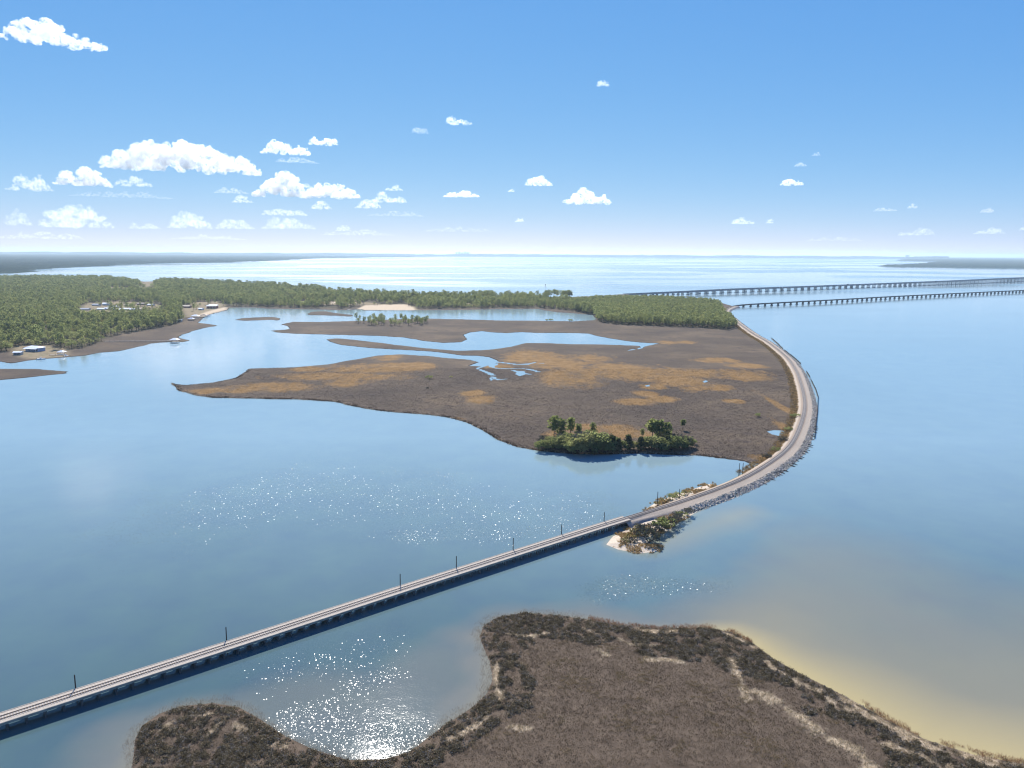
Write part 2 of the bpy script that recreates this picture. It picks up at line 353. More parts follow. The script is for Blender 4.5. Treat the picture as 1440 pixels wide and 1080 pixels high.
for p_ in PONDS:
    bm = bmesh.new(); bm.faces.new([bm.verts.new((x, y, .42)) for x, y in p_]); m2 = bpy.data.meshes.new('pond'); bm.to_mesh(m2); bm.free()
    PM = None
    o = link('pond', m2); tag(o, kind='structure')

def near_height(X, Y):
    sd = sdist(X, Y, NEAR)
    h = np.where(sd > 0, np.minimum(.5, sd*.22)+.25*fbm(X/4, Y/4, 4)*smooth(1, 6, sd), np.maximum(-1., sd*.12))
    return h, {'edge': sd, 'sand': near_sand(X, Y, sd)}
TAN = [(PL(a), w_) for a, w_ in [([(1060,975),(1085,985),(1120,1010),(1160,1035),(1200,1060),(1225,1085)], 1.6), ([(1025,930),(1040,955),(1052,985)], 1.2), ([(905,930),(935,930),(960,935)], .9), ([(840,915),(855,925)], .9), ([(715,893),(745,897),(770,893)], .9),
  ([(700,935),(700,965),(705,985)], 1.0), ([(1075,935),(1110,955),(1150,975),(1190,1000)], 1.5), ([(1180,982),(1215,1003),(1260,1030),(1320,1055),(1400,1075)], 1.9), ([(895,889),(925,890),(950,889)], 1.3), ([(620,1045),(650,1035),(690,1010)], .9), ([(225,1030),(245,1018)], .7), ([(330,1020),(345,1030)], .9),
  ([(385,1050),(400,1055)], .8), ([(1010,890),(1040,900),(1060,912)], 1.0), ([(1350,1065),(1440,1080)], .7), ([(720,1025),(745,1030)], .7), ([(265,1010),(290,1008)], .7), ([(290,1040),(310,1020)], .5), ([(870,900),(885,908),(920,910)], .6),([(820,885),(850,900)],.7), ([(1250,1050),(1290,1065),(1330,1080)], 1.2)]]
def near_sand(X, Y, sd):
    d = np.full(X.shape, 9.)
    for a, w_ in TAN: d = np.minimum(d, segdist(X, Y, a)/w_)
    return np.clip(1.35-d+3.6*(fbm(X/2.4, Y/2.4, 4)-.53), 0, 1)
V, Fc, ex = gridmesh(np.arange(-135, 200, .8), np.arange(80, 228, .8), near_height)
me = npmesh('marsh', V, Fc, True); attr(me, 'edge', ex['edge']); attr(me, 'sand', ex['sand'])
t = NT('marsh peat'); p = t.pos()
n2 = t.noise(.25, 6, .65, p); n3 = t.noise(2.5, 5, .75, p)
base = t.ramp(n2, [(.3, (.07,.052,.037)), (.55, (.115,.085,.06)), (.72, (.15,.115,.08))])
base = t.mix(t.ramp(n3, [(.4, 0.0), (.75, .6)]), base, (.17,.125,.09))
base = t.mix(t.attr('sand'), base, t.ramp(n3, [(.3, (.33,.25,.16)), (.7, (.55,.44,.31))]))
t.pbsdf(base, .95, .05, t.bump(n3, .6, .3))
tag(link('marsh', me, None, t.m), kind='structure', label='brown rush marsh with dark scrub edges in front of the trestle', cat='marsh')

def bar_height(X, Y):
    sd = np.maximum(sdist(X, Y, BAR), sdist(X, Y, BANK))
    return np.where(sd > 0, np.minimum(.7, sd*.16)+.2*fbm(X/3, Y/3, 3)*smooth(1, 4, sd), np.maximum(-1, sd*.1)), {'edge': sd}
V, Fc, ex = gridmesh(np.arange(35, 130, .8), np.arange(255, 385, .8), bar_height)
me = npmesh('sandbar', V, Fc, True); attr(me, 'edge', ex['edge'])
t = NT('pale sand'); p = t.pos(); n2 = t.noise(.3, 5, .6, p); n3 = t.noise(2., 4, .7, p)
base = t.ramp(n2, [(.3, (.5,.4,.29)), (.55, (.62,.52,.4)), (.7, (.3,.2,.11))])
base = t.mix(t.ramp(n3, [(.5, 0.0), (.7, .6)]), base, (.26,.17,.09))
t.pbsdf(base, .95, .05, t.bump(n3, .5, .3))
tag(link('sandbar', me, None, t.m), kind='structure', label='small pale sand spit beside the end of the trestle', cat='sandbar')

# ------------------------------------------------------------------ water
def water_attrs(X, Y):
    sd = -sdist(X, Y, NEAR); sb = -sdist(X, Y, BAR)
    n = fbm(X/30, Y/30, 4)-.5
    wide = 3+40*smooth(50, 125, X+n*25)
    yel = np.clip(1-(sd+n*8)/wide, 0, 1)**1.2*np.where(sd > -3, 1, 0)*(.15+.85*smooth(45, 80, X))
    tanw = np.clip(1-(sd+n*30)/(12+120*smooth(40, 150, X)), 0, 1)*.9
    bay = smooth(20, 2, segdist(X, Y, PL([(420,1020),(500,1050),(600,1010),(660,960)]))-12+n*12)*.55
    bay = np.maximum(bay, .5*np.clip(1-sd/7, 0, 1))
    yel = np.maximum(yel, .42*tanw*smooth(45, 95, X)*np.where(sd > -3, 1, 0))
    halo = np.clip(1-(segdist(X, Y, PL([(905,768),(960,752),(1010,735),(1050,720)]))+n*8)/16, 0, 1)*.85
    halo = np.maximum(halo, np.clip(1-sb/3, 0, 1))
    yel = np.maximum(yel, halo*.38)
    mud = np.maximum(tanw, bay)
    # wind-ruffled patches, where the sun glitters
    ruf = np.zeros(X.shape); gl = np.zeros(X.shape)
    for px, wd, k, pr in (([(420,1015),(480,1035),(540,1030),(580,1030)], 9.5, 1.5, 1.), ([(470,985),(520,955),(550,945)], 5, 1.6, .6), ([(380,960),(430,935),(520,920)], 9, 1.7, .3), ([(845,828),(920,822),(1000,825)], 8, 4.4, .6),
        ([(580,755),(680,752),(760,745),(840,728)], 8, 2.8, .55), ([(560,705),(700,725),(850,715)], 24, 3.0, .3), ([(260,730),(400,690),(600,700)], 36, 3.1, .22)):
        m_ = np.clip(1.3-(segdist(X, Y, PL(px))+(fbm(X/12, Y/12, 4)-.5)*wd*1.8)/wd, 0, 1); ruf = np.where(m_ > .02, k, ruf); gl = np.maximum(gl, m_*pr)
    return {'yellow': yel, 'mud': mud, 'ruffle': ruf, 'glint': gl}
wx = seq((-120000,-20000,10000),(-20000,-2000,1500),(-2000,-260,120),(-260,300,2.5),(300,2000,100),(2000,20000,1500),(20000,120001,10000))
wy = seq((-2000,0,500),(0,120,20),(120,420,2.5),(420,2000,60),(2000,20000,1500),(20000,180001,10000))
X, Y = np.meshgrid(wx, wy); ex = water_attrs(X, Y)
nx, ny = len(wx), len(wy); i = np.arange(ny-1)[:, None]*nx+np.arange(nx-1)[None]
me = npmesh('water', np.stack([X, Y, 0*X], -1).reshape(-1, 3), np.stack([i, i+1, i+nx+1, i+nx], -1).reshape(-1, 4), True)
for k, a in ex.items(): attr(me, k, a)
t = NT('bay water'); p = t.pos()
big = t.noise(.004, 5, .55, t.scale(p, (1, .6, 1))); fine = t.noise(.05, 4, .6, p)
silt_sheen = t.math('DIVIDE', t.math('SUBTRACT', t.n('SeparateXYZ', Vector=p).outputs[1], 170.0), 290.0, clamp=True)      # dark by the trestle, paler outward: silt tint plus painted-in sky reflection
silt_sheen = t.ramp(t.math('ADD', silt_sheen, t.math('MULTIPLY', t.math('SUBTRACT', big, .5), .5)), [(0, 0.0), (1, 1.0)])
deep = t.mix(silt_sheen, t.ramp(fine, [(.3, (.058,.096,.11)), (.7, (.068,.115,.11))]), t.ramp(fine, [(.3, (.235,.325,.352)), (.7, (.255,.35,.362))]))
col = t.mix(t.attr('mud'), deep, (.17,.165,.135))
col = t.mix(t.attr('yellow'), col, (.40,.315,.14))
# wavelets: small everywhere, stronger in ruffled patches and in wind lanes on the far bay
lane = t.ramp(t.noise(.0011, 6, .6, t.scale(p, (.35, 1, 1)), .4), [(.47, 0.0), (.56, 1.0)])
w1 = t.noise(1.6, 3, .55, p); w2 = t.noise(.25, 3, .5, p)
hgt = t.math('ADD', t.math('MULTIPLY', w1, .020), t.math('MULTIPLY', w2, .05))
ruf = t.attr('ruffle')
nrm = t.n('Bump', Distance=1.0, Strength=1.0); t.set(nrm.inputs['Height'], hgt)
vo = t.n('TexVoronoi', Scale=4.2); t.t.links.new(p, vo.inputs['Vector']); cs = t.n('SeparateColor', Color=vo.outputs['Color'])      # one small wave facet per cell
gate = t.math('MULTIPLY', t.math('MULTIPLY', ruf, .0875), t.math('LESS_THAN', cs.outputs[2], t.attr('glint')))
tx_ = t.math('MULTIPLY', t.math('MULTIPLY', t.math('SUBTRACT', cs.outputs[0], .5), 2.0), gate); ty_ = t.math('MULTIPLY', t.math('MULTIPLY', t.math('SUBTRACT', cs.outputs[1], .5), 2.0), gate)
cv = t.n('CombineXYZ', X=tx_, Y=ty_); va = t.n('VectorMath', _operation='ADD'); t.t.links.new(nrm.outputs[0], va.inputs[0]); t.t.links.new(cv.outputs[0], va.inputs[1]); nrm = t.n('VectorMath', _operation='NORMALIZE'); t.t.links.new(va.outputs[0], nrm.inputs[0])
rough = t.math('ADD', .05, t.math('MULTIPLY', lane, t.math('MULTIPLY', .24, t.math('DIVIDE', t.math('SUBTRACT', t.n('SeparateXYZ', Vector=p).outputs[1], 300.0), 2500.0, clamp=True))))
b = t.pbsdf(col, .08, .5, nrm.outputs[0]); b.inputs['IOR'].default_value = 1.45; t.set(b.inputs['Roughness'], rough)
WATER = t.m
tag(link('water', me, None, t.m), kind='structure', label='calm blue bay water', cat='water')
for o in list(COL.objects):
    if o.name.startswith('pond'):
        o.data.materials.append(WATER); z0 = [attr(o.data, k, np.zeros(len(o.data.vertices))) for k in ('yellow', 'mud', 'ruffle', 'glint')]

# ------------------------------------------------------------------ railway
M_conc = simple('weathered concrete', (.31,.28,.235), .85, .38, .35)
M_ball = simple('grey ballast stone', (.42,.36,.29), .95, .35, 2.2, .1)
M_rust = simple('rusty rail steel', (.085,.05,.035), .6, .3, 1.0, .4)
M_tie = simple('weathered grey sleepers', (.44,.39,.335), .9, .25, 1.2, .1)
M_dark = simple('creosoted timber', (.035,.027,.022), .85, .4, 1.5, .2)
M_pile = simple('dark wet concrete pile', (.10,.095,.09), .8, .35, .8, .2)
def sub(a, b): return [tuple(r) for r in PATH[a:b]]
IA, IZ = 0, len(PATH)-1
# the embankment on which the line runs from the trestle to the far bridge
def emb_ribbon(a, b):
    v = []; f = []; prof = [(-8.6,-.6),(-6.6,.1),(-4.1,1.7),(-3.3,2.0),(-2.5,2.45),(2.5,2.45),(3.3,2.1),(5.0,1.95),(6.2,1.5),(8.4,.3),(10.2,-.8)]
    k = len(prof)
    for i in range(a, b):
        x, y, z, nx_, ny_ = PATH[i]; dz = z-2.8
        taper = .55+.45*smooth(0, 14, i-a)*1.0
        for j, (o, h) in enumerate(prof):
            nz = (fbm(np.array([x/5+j*3.]), np.array([y/5]), 3)[0]-.5)
            oo = o*taper+(nz*1.6 if abs(o) > 5 else nz*.3); v.append((x+nx_*oo, y+ny_*oo, max(h, -1)+dz*(1 if abs(o) < 8 else .3)+(nz*.4 if abs(o) > 3 else 0)))
    for i in range(b-a-1):
        for j in range(k-1): f.append((i*k+j, (i+1)*k+j, (i+1)*k+j+1, i*k+j+1))
    me = npmesh('embankment', v, f, True); offs = np.tile([p_[0] for p_ in prof], b-a); attr(me, 'off', offs)
    return me
t = NT('embankment fill'); p = t.pos(); off = t.attr('off'); n2 = t.noise(.35, 5, .65, p); n3 = t.noise(3., 4, .75, p)
ballast = t.ramp(n3, [(.25, (.28,.22,.165)), (.5, (.42,.34,.26)), (.75, (.56,.47,.37))])
rockc = t.ramp(n3, [(.3, (.13,.115,.11)), (.55, (.27,.25,.24)), (.75, (.46,.42,.39))])
grass = t.ramp(n2, [(.3, (.10,.08,.045)), (.5, (.24,.16,.07)), (.7, (.30,.20,.10))])
offn = t.math('ADD', off, t.math('MULTIPLY', t.math('SUBTRACT', n2, .5), 3.0))
c = t.mix(t.ramp(t.math('DIVIDE', offn, 12.0), [(.5, 0.0), (.6, 1.0)]), ballast, rockc)
bed = t.math('ABSOLUTE', t.math('ADD', off, .2)); c = t.mix(t.ramp(t.math('DIVIDE', bed, 5.0), [(.42, .75), (.6, 0.0)]), c, t.ramp(n3, [(.3, (.20,.15,.11)), (.7, (.33,.255,.19))]))
c = t.mix(t.ramp(t.math('DIVIDE', offn, -10.0), [(.42, 0.0), (.56, 1.0)]), c, grass)
t.pbsdf(c, .95, .1, t.bump(n3, .7, .3))
tag(link('embankment', emb_ribbon(I_EMB-1, I_BR+4), None, t.m), kind='structure', label='curving railway embankment of pale ballast with riprap on its bay side', cat='embankment')
# ballasted concrete trestle
tr = empty('railway_trestle', (PATH[0][0], PATH[0][1], 0)); tr0 = Vector(tr.location)
tag(tr, 'long low concrete trestle carrying one rail track over the bayou on many dark bents', 'trestle')
def rel(mb, o): mb.v = [(x-o.x, y-o.y, z-o.z) for x, y, z in mb.v]; return mb
seg = sub(IA, I_EMB+1)
m = MB(); m.ribbon(seg, [(-2.75,-.72),(2.75,-.72),(2.75,-.30),(-2.75,-.30)]); rel(m, tr0).build('deck', M_conc, tr)
for sgn in (-1, 1):
    m = MB(); m.ribbon(seg, [(sgn*2.45,-.3),(sgn*2.75,-.3),(sgn*2.75,.02),(sgn*2.45,.02)]); rel(m, tr0).build('curb', M_conc, tr)
m = MB(); m.ribbon(seg, [(-2.44,-.29),(2.44,-.29),(2.44,-.06),(-2.44,-.06)]); rel(m, tr0).build('ballast', M_ball, tr)
cum = np.arange(len(PATH))*3.0
nb = 0; s_ = 1.0
while s_ < cum[I_EMB]-2:
    x, y, z, nx_, ny_ = [np.interp(s_, cum, PATH[:, i]) for i in range(5)]
    a_ = math.atan2(ny_, nx_)
    m = MB(); m.box((x, y, z-.98), (5.4, .8, .5), a_)
    for o in (-2.2, -1.1, 0, 1.1, 2.2): m.tube((x+nx_*o*1.06, y+ny_*o*1.06, -1.2), (x+nx_*o, y+ny_*o, z-1.22), .24, .24, 8)
    rel(m, tr0)
    pxs = (Vector((x, y, z)) - Vector((0, 0, H)))
    m.build('pile_bent', M_pile, tr); nb += 1
    s_ += 4.1
tk = empty('railway_track', (PATH[0][0], PATH[0][1], 0)); tag(tk, 'single rusty rail track curving from the trestle along the embankment to the far bridge', 'railway track')
full = sub(IA, IZ)
for sgn in (-1, 1):
    m = MB(); m.ribbon(full, [(sgn*.7175-.07, .02),(sgn*.7175+.07, .02),(sgn*.7175+.05, .2),(sgn*.7175-.05, .2)]); rel(m, tr0).build('rail', M_rust, tk)
vb = []; fb = []
for s_ in np.arange(0, cum[I_BR+30], .62):
    x, y, z, nx_, ny_ = [np.interp(s_, cum, PATH[:, i]) for i in range(5)]
    m = MB(); m.box((x-tr0.x, y-tr0.y, z-.06), (2.6, .26, .2), math.atan2(ny_, nx_)); b0 = len(vb); vb += m.v; fb += [tuple(b0+i for i in q) for q in m.f]
tag(link('sleepers', npmesh('sleepers', vb, fb), tk, M_tie), kind='stuff'); tk.children[-1].data.materials.append(M_tie) if not tk.children[-1].data.materials else None
# the low rail bridge far out over the bay
rb = empty('railway_bridge', (PATH[I_BR][0], PATH[I_BR][1], 0)); rb0 = Vector(rb.location)
tag(rb, 'long low dark railway bridge curving away over the bay, nearer than the highway', 'bridge')
M_girder = simple('dark bridge girders', (.07,.07,.075), .8, .2, .2)
segb = sub(I_BR-2, IZ)
m = MB(); m.ribbon(segb, [(-2.6,-1.9),(2.6,-1.9),(2.6,-.1),(-2.6,-.1)]); rel(m, rb0).build('deck', M_girder, rb)
for sgn in (-1, 1):
    m = MB(); m.ribbon(segb, [(sgn*2.35,-.1),(sgn*2.6,-.1),(sgn*2.6,.6),(sgn*2.35,.6)]); rel(m, rb0).build('parapet', M_girder, rb)
for q, s_ in enumerate(np.arange(cum[I_BR]+42, cum[-1]-2, 23.5)):
    if q > 60: break
    x, y, z, nx_, ny_ = [np.interp(s_, cum, PATH[:, i]) for i in range(5)]; a_ = math.atan2(ny_, nx_)
    m = MB(); m.box((x, y, z-2.35), (5.6, 2.2, .9), a_)
    m.box((x, y, (z-2.8)/2-.5), (4.2, 1.7, z-1.8), a_); m.box((x, y, .1), (5.8, 3.4, 1.5), a_)
    rel(m, rb0).build('pier', M_girder, rb)

# poles standing in the water behind the trestle
M_pole = simple('old utility pole wood', (.05,.042,.036), .85, .3, 1.0)
def pole(px, ybase, ytop, lab, off=1.2, wire=False):
    x, y = P(px, ybase, 2.6); i = nearest_i(x, y); nx_, ny_ = NRM[i]; x -= nx_*off; y -= ny_*off
    d = math.hypot(x, y); el = M3 @ Vector(((px-720)/1000, -(ytop-540)/1000, -1)); top = H+el.z/math.hypot(el.x, el.y)*d
    o = empty('utility_pole', (x, y, -.5)); tag(o, lab, 'pole', 'old poles beside the railway')
    m = MB(); m.tube((0,0,0), (.1,.05,top+.5), .2, .15, 8); m.build('post', M_pole, o)
    m = MB(); m.tube((.1,.05,top+.46), (.1,.05,top+.66), .17, .09, 8); m.build('cap', M_dark, o)
POLES = [(107,971,949,'leaning dark pole nearest the camera, behind the trestle at lower left'), (320,901,882,'dark pole behind the trestle, second from the near end'), (565,825,807.5,'dark pole behind the middle of the trestle, third from the near end'),
 (644,800,782.5,'dark pole behind the trestle, fourth from the near end'), (724,774,757,'dark pole behind the trestle, fifth from the near end'), (792,752,738,'dark pole behind the trestle standing in the sparkling water'),
 (852,734,721,'short dark pole next to where the trestle meets the bank'), (927,708,692,'dark pole on the brushy bank across from the sandbar shrubs'), (958,697,688,'short pole among the reddish brush on the far bank')]
for q in POLES: pole(*q)
for px, yb, yt, lab in ((1043,664,652,'thin pole in the cove at the marsh corner, left of its pair'), (1048,663,651.5,'thin pole in the cove at the marsh corner, right of its pair')): pole(px, yb, yt, lab, 1.5)

# timber breakwater in the bay outside the curve
for pts, lab in (([(1085,476),(1094,484),(1101,491)], 'farthest straight run of old timber breakwater beside the curve'), ([(1103,493),(1115,502),(1126,512)], 'second run of timber breakwater from the far end of the curve'),
   ([(1134,523),(1139,531)], 'shortest stub of timber breakwater beside the curve'), ([(1140,534),(1147,548),(1150.5,559),(1149.5,580),(1147.5,598),(1145.5,617)], 'long bent run of timber breakwater nearest the camera')):
    w_ = PL(pts); o = empty('timber_breakwater', (*w_[0], 0)); tag(o, lab, 'breakwater', 'old timber breakwaters in the bay'); o0 = Vector(o.location)
    L = np.concatenate([[0], np.cumsum(np.hypot(*np.diff(w_, axis=0).T))])
    mw = MB()
    for s_ in np.arange(0, L[-1], max(2.4, L[-1]/92)):
        x, y = np.interp(s_, L, w_[:,0]), np.interp(s_, L, w_[:,1]); hh = 1.1+random.random()*.7
        mp_ = MB(); mp_.tube((x-o0.x, y-o0.y, -1), (x-o0.x+random.uniform(-.1,.1), y-o0.y, hh), .22, .2, 7); mp_.build('pile', M_dark, o)
    for i_ in range(len(w_)-1):
        a_, b_ = w_[i_], w_[i_+1]; mid = (a_+b_)/2; mw.box((mid[0]-o0.x, mid[1]-o0.y, .5), (np.hypot(*(b_-a_)), .35, .9), math.atan2(b_[1]-a_[1], b_[0]-a_[0]))
    mw.build('planking', M_dark, o)

# riprap along the bay side, and old timbers poking out of it
def rock(rng, r):
    ph = (1+5**.5)/2; v = np.array([(-1,ph,0),(1,ph,0),(-1,-ph,0),(1,-ph,0),(0,-1,ph),(0,1,ph),(0,-1,-ph),(0,1,-ph),(ph,0,-1),(ph,0,1),(-ph,0,-1),(-ph,0,1)])/1.9
    return v*(1+rng.uniform(-.28,.28,(12,1)))*r*rng.uniform(.6,1.25,3)
ICO = np.array([(0,11,5),(0,5,1),(0,1,7),(0,7,10),(0,10,11),(1,5,9),(5,11,4),(11,10,2),(10,7,6),(7,1,8),(3,9,4),(3,4,2),(3,2,6),(3,6,8),(3,8,9),(4,9,5),(2,4,11),(6,2,10),(8,6,7),(9,8,1)])
rv = []; rf = []; rt = []
for i in range(I_EMB+8, I_BR-6):
    far = RP[i,1] > 700; nn = 11 if far else 30
    for _ in range(nn):
        f_ = random.random(); o = random.uniform(5.6, 9.9); x = RP[i,0]+T[i,0]*f_*3+NRM[i,0]*o; y = RP[i,1]+T[i,1]*f_*3+NRM[i,1]*o
        zz = np.interp(o, [5, 6.2, 8.4, 10.2], [1.95, 1.5, .3, -.6])+.05
        r_ = random.uniform(.22, .58)*(1.4 if far else 1); q = rock(RNG, r_); rv.append(q+np.array([x, y, zz])); rf.append(ICO+12*len(rf)); g = random.choice([.36,.46,.56,.66,.76]); rt.append(np.tile([g*1.16, g*.98, g*.74], (12, 1)))
me = npmesh('riprap', np.vstack(rv), np.vstack(rf)); attr(me, 'tint', np.vstack(rt), 'FLOAT_COLOR')
t = NT('riprap stone'); c = t.mix(t.math('MULTIPLY', t.noise(4, 3, .6, t.pos()), .5), t.attr('tint', 'Color'), (.10,.09,.085)); t.pbsdf(c, .9, .15)
tag(link('riprap', me, None, t.m), kind='stuff', label='grey riprap boulders armouring the bay side of the curved embankment')
M_log = simple('bleached driftwood', (.26,.2,.15), .9, .35, 1.0); M_log2 = M_dark
logs = 0
for i in list(range(I_EMB+32, I_EMB+92, 2)):
    for _ in range(2):
        if logs >= 44 or random.random() < .25: continue
        o = random.uniform(8.2, 10.2); f_ = random.random()*6; x = RP[i,0]+T[i,0]*f_+NRM[i,0]*o; y = RP[i,1]+T[i,1]*f_+NRM[i,1]*o
        a_ = math.atan2(NRM[i,1], NRM[i,0])+random.uniform(-.35,.35); L_ = random.uniform(2.2, 4.2)
        m = MB(); m.tube((-L_/2*.9,0,.35), (L_/2,0,-.15), .2, .15, 7); m.tube((L_*.1,0,.1), (L_*.22,.35,.45), .07, .04, 5)
        lo_ = m.build('driftwood_log', random.choice([M_dark, M_log, M_dark])); lo_.location = (x, y, .25); lo_.rotation_euler = (0, 0, a_)
        tag(lo_, 'weathered timber jutting from the riprap at the foot of the curved embankment', 'log', 'timbers along the riprap'); logs += 1

# ------------------------------------------------------------------ highway bridges
M_hwy = simple('grey highway concrete', (.26,.26,.26), .85, .15, .05); M_road = simple('asphalt', (.07,.07,.07), .9, .2, .1)
hz = [(880,415.3,3.0),(960,414,8.0),(1040,411,10.5),(1120,408.3,11.5),(1240,403.8,13.0),(1340,400,15.0),(1440,396,18.5)]
hp = [np.array([*P(a, b), z]) for a, b, z in hz]
e_ = hp[-1]-hp[-3]; e_[2] = 2.; hp += [hp[-1]+e_*.6]
HP = catmull(hp, 12.0)
for _ in range(10): HP[1:-1] = .25*HP[:-2]+.5*HP[1:-1]+.25*HP[2:]
TT = np.gradient(HP[:, :2], axis=0); TT /= np.linalg.norm(TT, axis=1)[:, None]; HN = np.stack([TT[:,1], -TT[:,0]], 1)
HS = np.concatenate([[0], np.cumsum(np.hypot(np.diff(HP[:,0]), np.diff(HP[:,1])))])
def highway(off, lab):
    o = empty('highway_bridge', (HP[0][0], HP[0][1], 0)); tag(o, lab, 'bridge', 'pair of highway bridges'); o0 = Vector(o.location)
    pth = [(*(HP[i,:2]+HN[i]*off), HP[i,2], *HN[i]) for i in range(len(HP))]
    m = MB(); m.ribbon(pth, [(-6,-1.9),(6,-1.9),(6.2,-.2),(-6.2,-.2)]); rel(m, o0).build('deck', M_hwy, o)
    m = MB(); m.ribbon(pth, [(-5.7,-.195),(5.7,-.195),(5.7,-.05),(-5.7,-.05)]); rel(m, o0).build('roadway', M_road, o)
    for sgn in (-1, 1):
        m = MB(); m.ribbon(pth, [(sgn*5.75,-.19),(sgn*6.15,-.19),(sgn*6.05,.95),(sgn*5.85,.95)]); rel(m, o0).build('parapet', M_hwy, o)
    for s_ in np.arange(60, HS[-1], 36.0):
        x, y, z = [np.interp(s_, HS, HP[:, i]) for i in range(3)]; nx_, ny_ = [np.interp(s_, HS, HN[:, i]) for i in range(2)]; x += nx_*off; y += ny_*off; a_ = math.atan2(ny_, nx_)
        m = MB(); m.box((x, y, z-2.6), (11.6, 2.0, 1.35), a_)
        for oo in (-4.4, -1.5, 1.5, 4.4): m.tube((x+nx_*oo, y+ny_*oo, -1), (x+nx_*oo, y+ny_*oo, z-3.2), .75, .75, 10)
        m.box((x, y, .5), (11.5, 2.6, 1.3), a_)
        rel(m, o0).build('pier', M_hwy, o)
highway(11, 'nearer of the two long grey highway bridges crossing the bay on wide piers')
highway(-13, 'farther of the two long grey highway bridges, partly hidden behind the nearer one')
# approach embankment with its road
cz = [(640,428.5),(700,425.5),(760,422.6),(800,420.8),(840,418.2),(880,415.3)]
cp = catmull([np.array([*P(a, b), 3.0]) for a, b in cz], 15)
tn = np.gradient(cp[:, :2], axis=0); tn /= np.linalg.norm(tn, axis=1)[:, None]; cn = np.stack([tn[:,1], -tn[:,0]], 1)
pth = [(*cp[i,:2], 3.0*smooth(0, 12, i), *cn[i]) for i in range(len(cp))]
m = MB(); m.ribbon(pth, [(-26,-3.4),(26,-3.4),(15,-.1),(-15,-.1)])
t = NT('dry verge'); n2 = t.noise(.05, 5, .6, t.pos()); t.pbsdf(t.ramp(n2, [(.3, (.22,.19,.09)), (.6, (.38,.31,.18)), (.75, (.2,.22,.09))]), .95, .05)
tag(m.build('causeway', t.m), kind='structure', label='dry grass causeway leading the highway to its bridges')
m = MB(); m.ribbon(pth, [(-13,-.095),(13,-.095),(13,.05),(-13,.05)]); tag(m.build('road', M_road), kind='structure')

# vehicles on the bridges
M_glass = simple('dark window glass', (.02,.025,.03), .15, .1, 1, .5); M_tyre = simple('rubber', (.02,.02,.02), .9)
def paint(nm, c): return simple(nm, c, .35, .05, 1, .5)
PAINT = {'white': paint('white paint', (.75,.75,.74)), 'dark': paint('dark grey paint', (.05,.05,.055)), 'red': paint('dark red paint', (.25,.03,.03)), 'silver': paint('silver paint', (.45,.46,.47))}
def vehicle(s_, off, kind, col, lab):
    x, y, z = [np.interp(s_, HS, HP[:, i]) for i in range(3)]; nx_, ny_ = [np.interp(s_, HS, HN[:, i]) for i in range(2)]
    o = empty('box_truck' if kind == 'truck' else 'car', (x+nx_*off, y+ny_*off, z-.05), math.atan2(-nx_, ny_)+0.0); tag(o, lab, kind, 'vehicles on the highway bridges')
    L_, W_ = (9.5, 2.5) if kind == 'truck' else (4.7, 1.85)
    m = MB()
    if kind == 'truck':
        m.box((-1.2,0,2.35), (6.8,W_,2.7)); m.build('cargo_box', PAINT[col], o); m = MB(); m.box((3.55,0,1.75), (2.2,2.3,2.2)); m.build('cab', PAINT['dark'], o); wx_ = (3.4,-2.4,-3.6); rr = .5
        m = MB(); m.box((0,0,.8), (9.2,2.0,.35)); m.build('chassis', M_dark, o)
    else:
        m.add([(-2.35,-.92,.4),(2.35,-.92,.4),(2.35,.92,.4),(-2.35,.92,.4),(-2.3,-.9,1.0),(2.2,-.86,.85),(2.2,.86,.85),(-2.3,.9,1.0)], [(0,3,2,1),(4,5,6,7),(0,1,5,4),(1,2,6,5),(2,3,7,6),(3,0,4,7)]); m.build('body', PAINT[col], o)
        m = MB(); m.add([(-2.0,-.85,.98),(1.1,-.83,.94),(1.1,.83,.94),(-2.0,.85,.98),(-1.5,-.66,1.5),(.2,-.66,1.5),(.2,.66,1.5),(-1.5,.66,1.5)], [(4,5,6,7),(0,1,5,4),(1,2,6,5),(2,3,7,6),(3,0,4,7)]); m.build('cabin', M_glass, o); wx_ = (1.45,-1.45); rr = .34
    for wx1 in wx_:
        for sy in (-1, 1):
            m = MB(); m.tube((wx1, sy*(W_/2-.28), rr), (wx1, sy*(W_/2-.02), rr), rr, rr, 12); m.build('wheel', M_tyre, o)
def s_at(px): 
    d = [abs((P(px, 410)[0]/P(px, 410)[1])-HP[i,0]/HP[i,1]) for i in range(len(HP))]; return float(HS[int(np.argmin(d))])
for px, off, k, c, lab in ((1009,8,'car','dark','dark car on the nearer highway bridge, leftmost of the vehicles'), (1095,9,'truck','white','white box truck on the nearer highway bridge above the pines'), (1151,13,'car','silver','silver car on the nearer highway bridge behind the white truck'),
   (1195,-11,'truck','silver','grey box truck on the farther highway bridge'), (1255,9,'car','white','white car on the nearer highway bridge near its middle'), (1310,13,'truck','dark','dark truck on the nearer highway bridge climbing the rise'), (1365,-12,'car','red','red car on the farther highway bridge near the photo edge')):
    vehicle(s_at(px), off, k, c, lab)

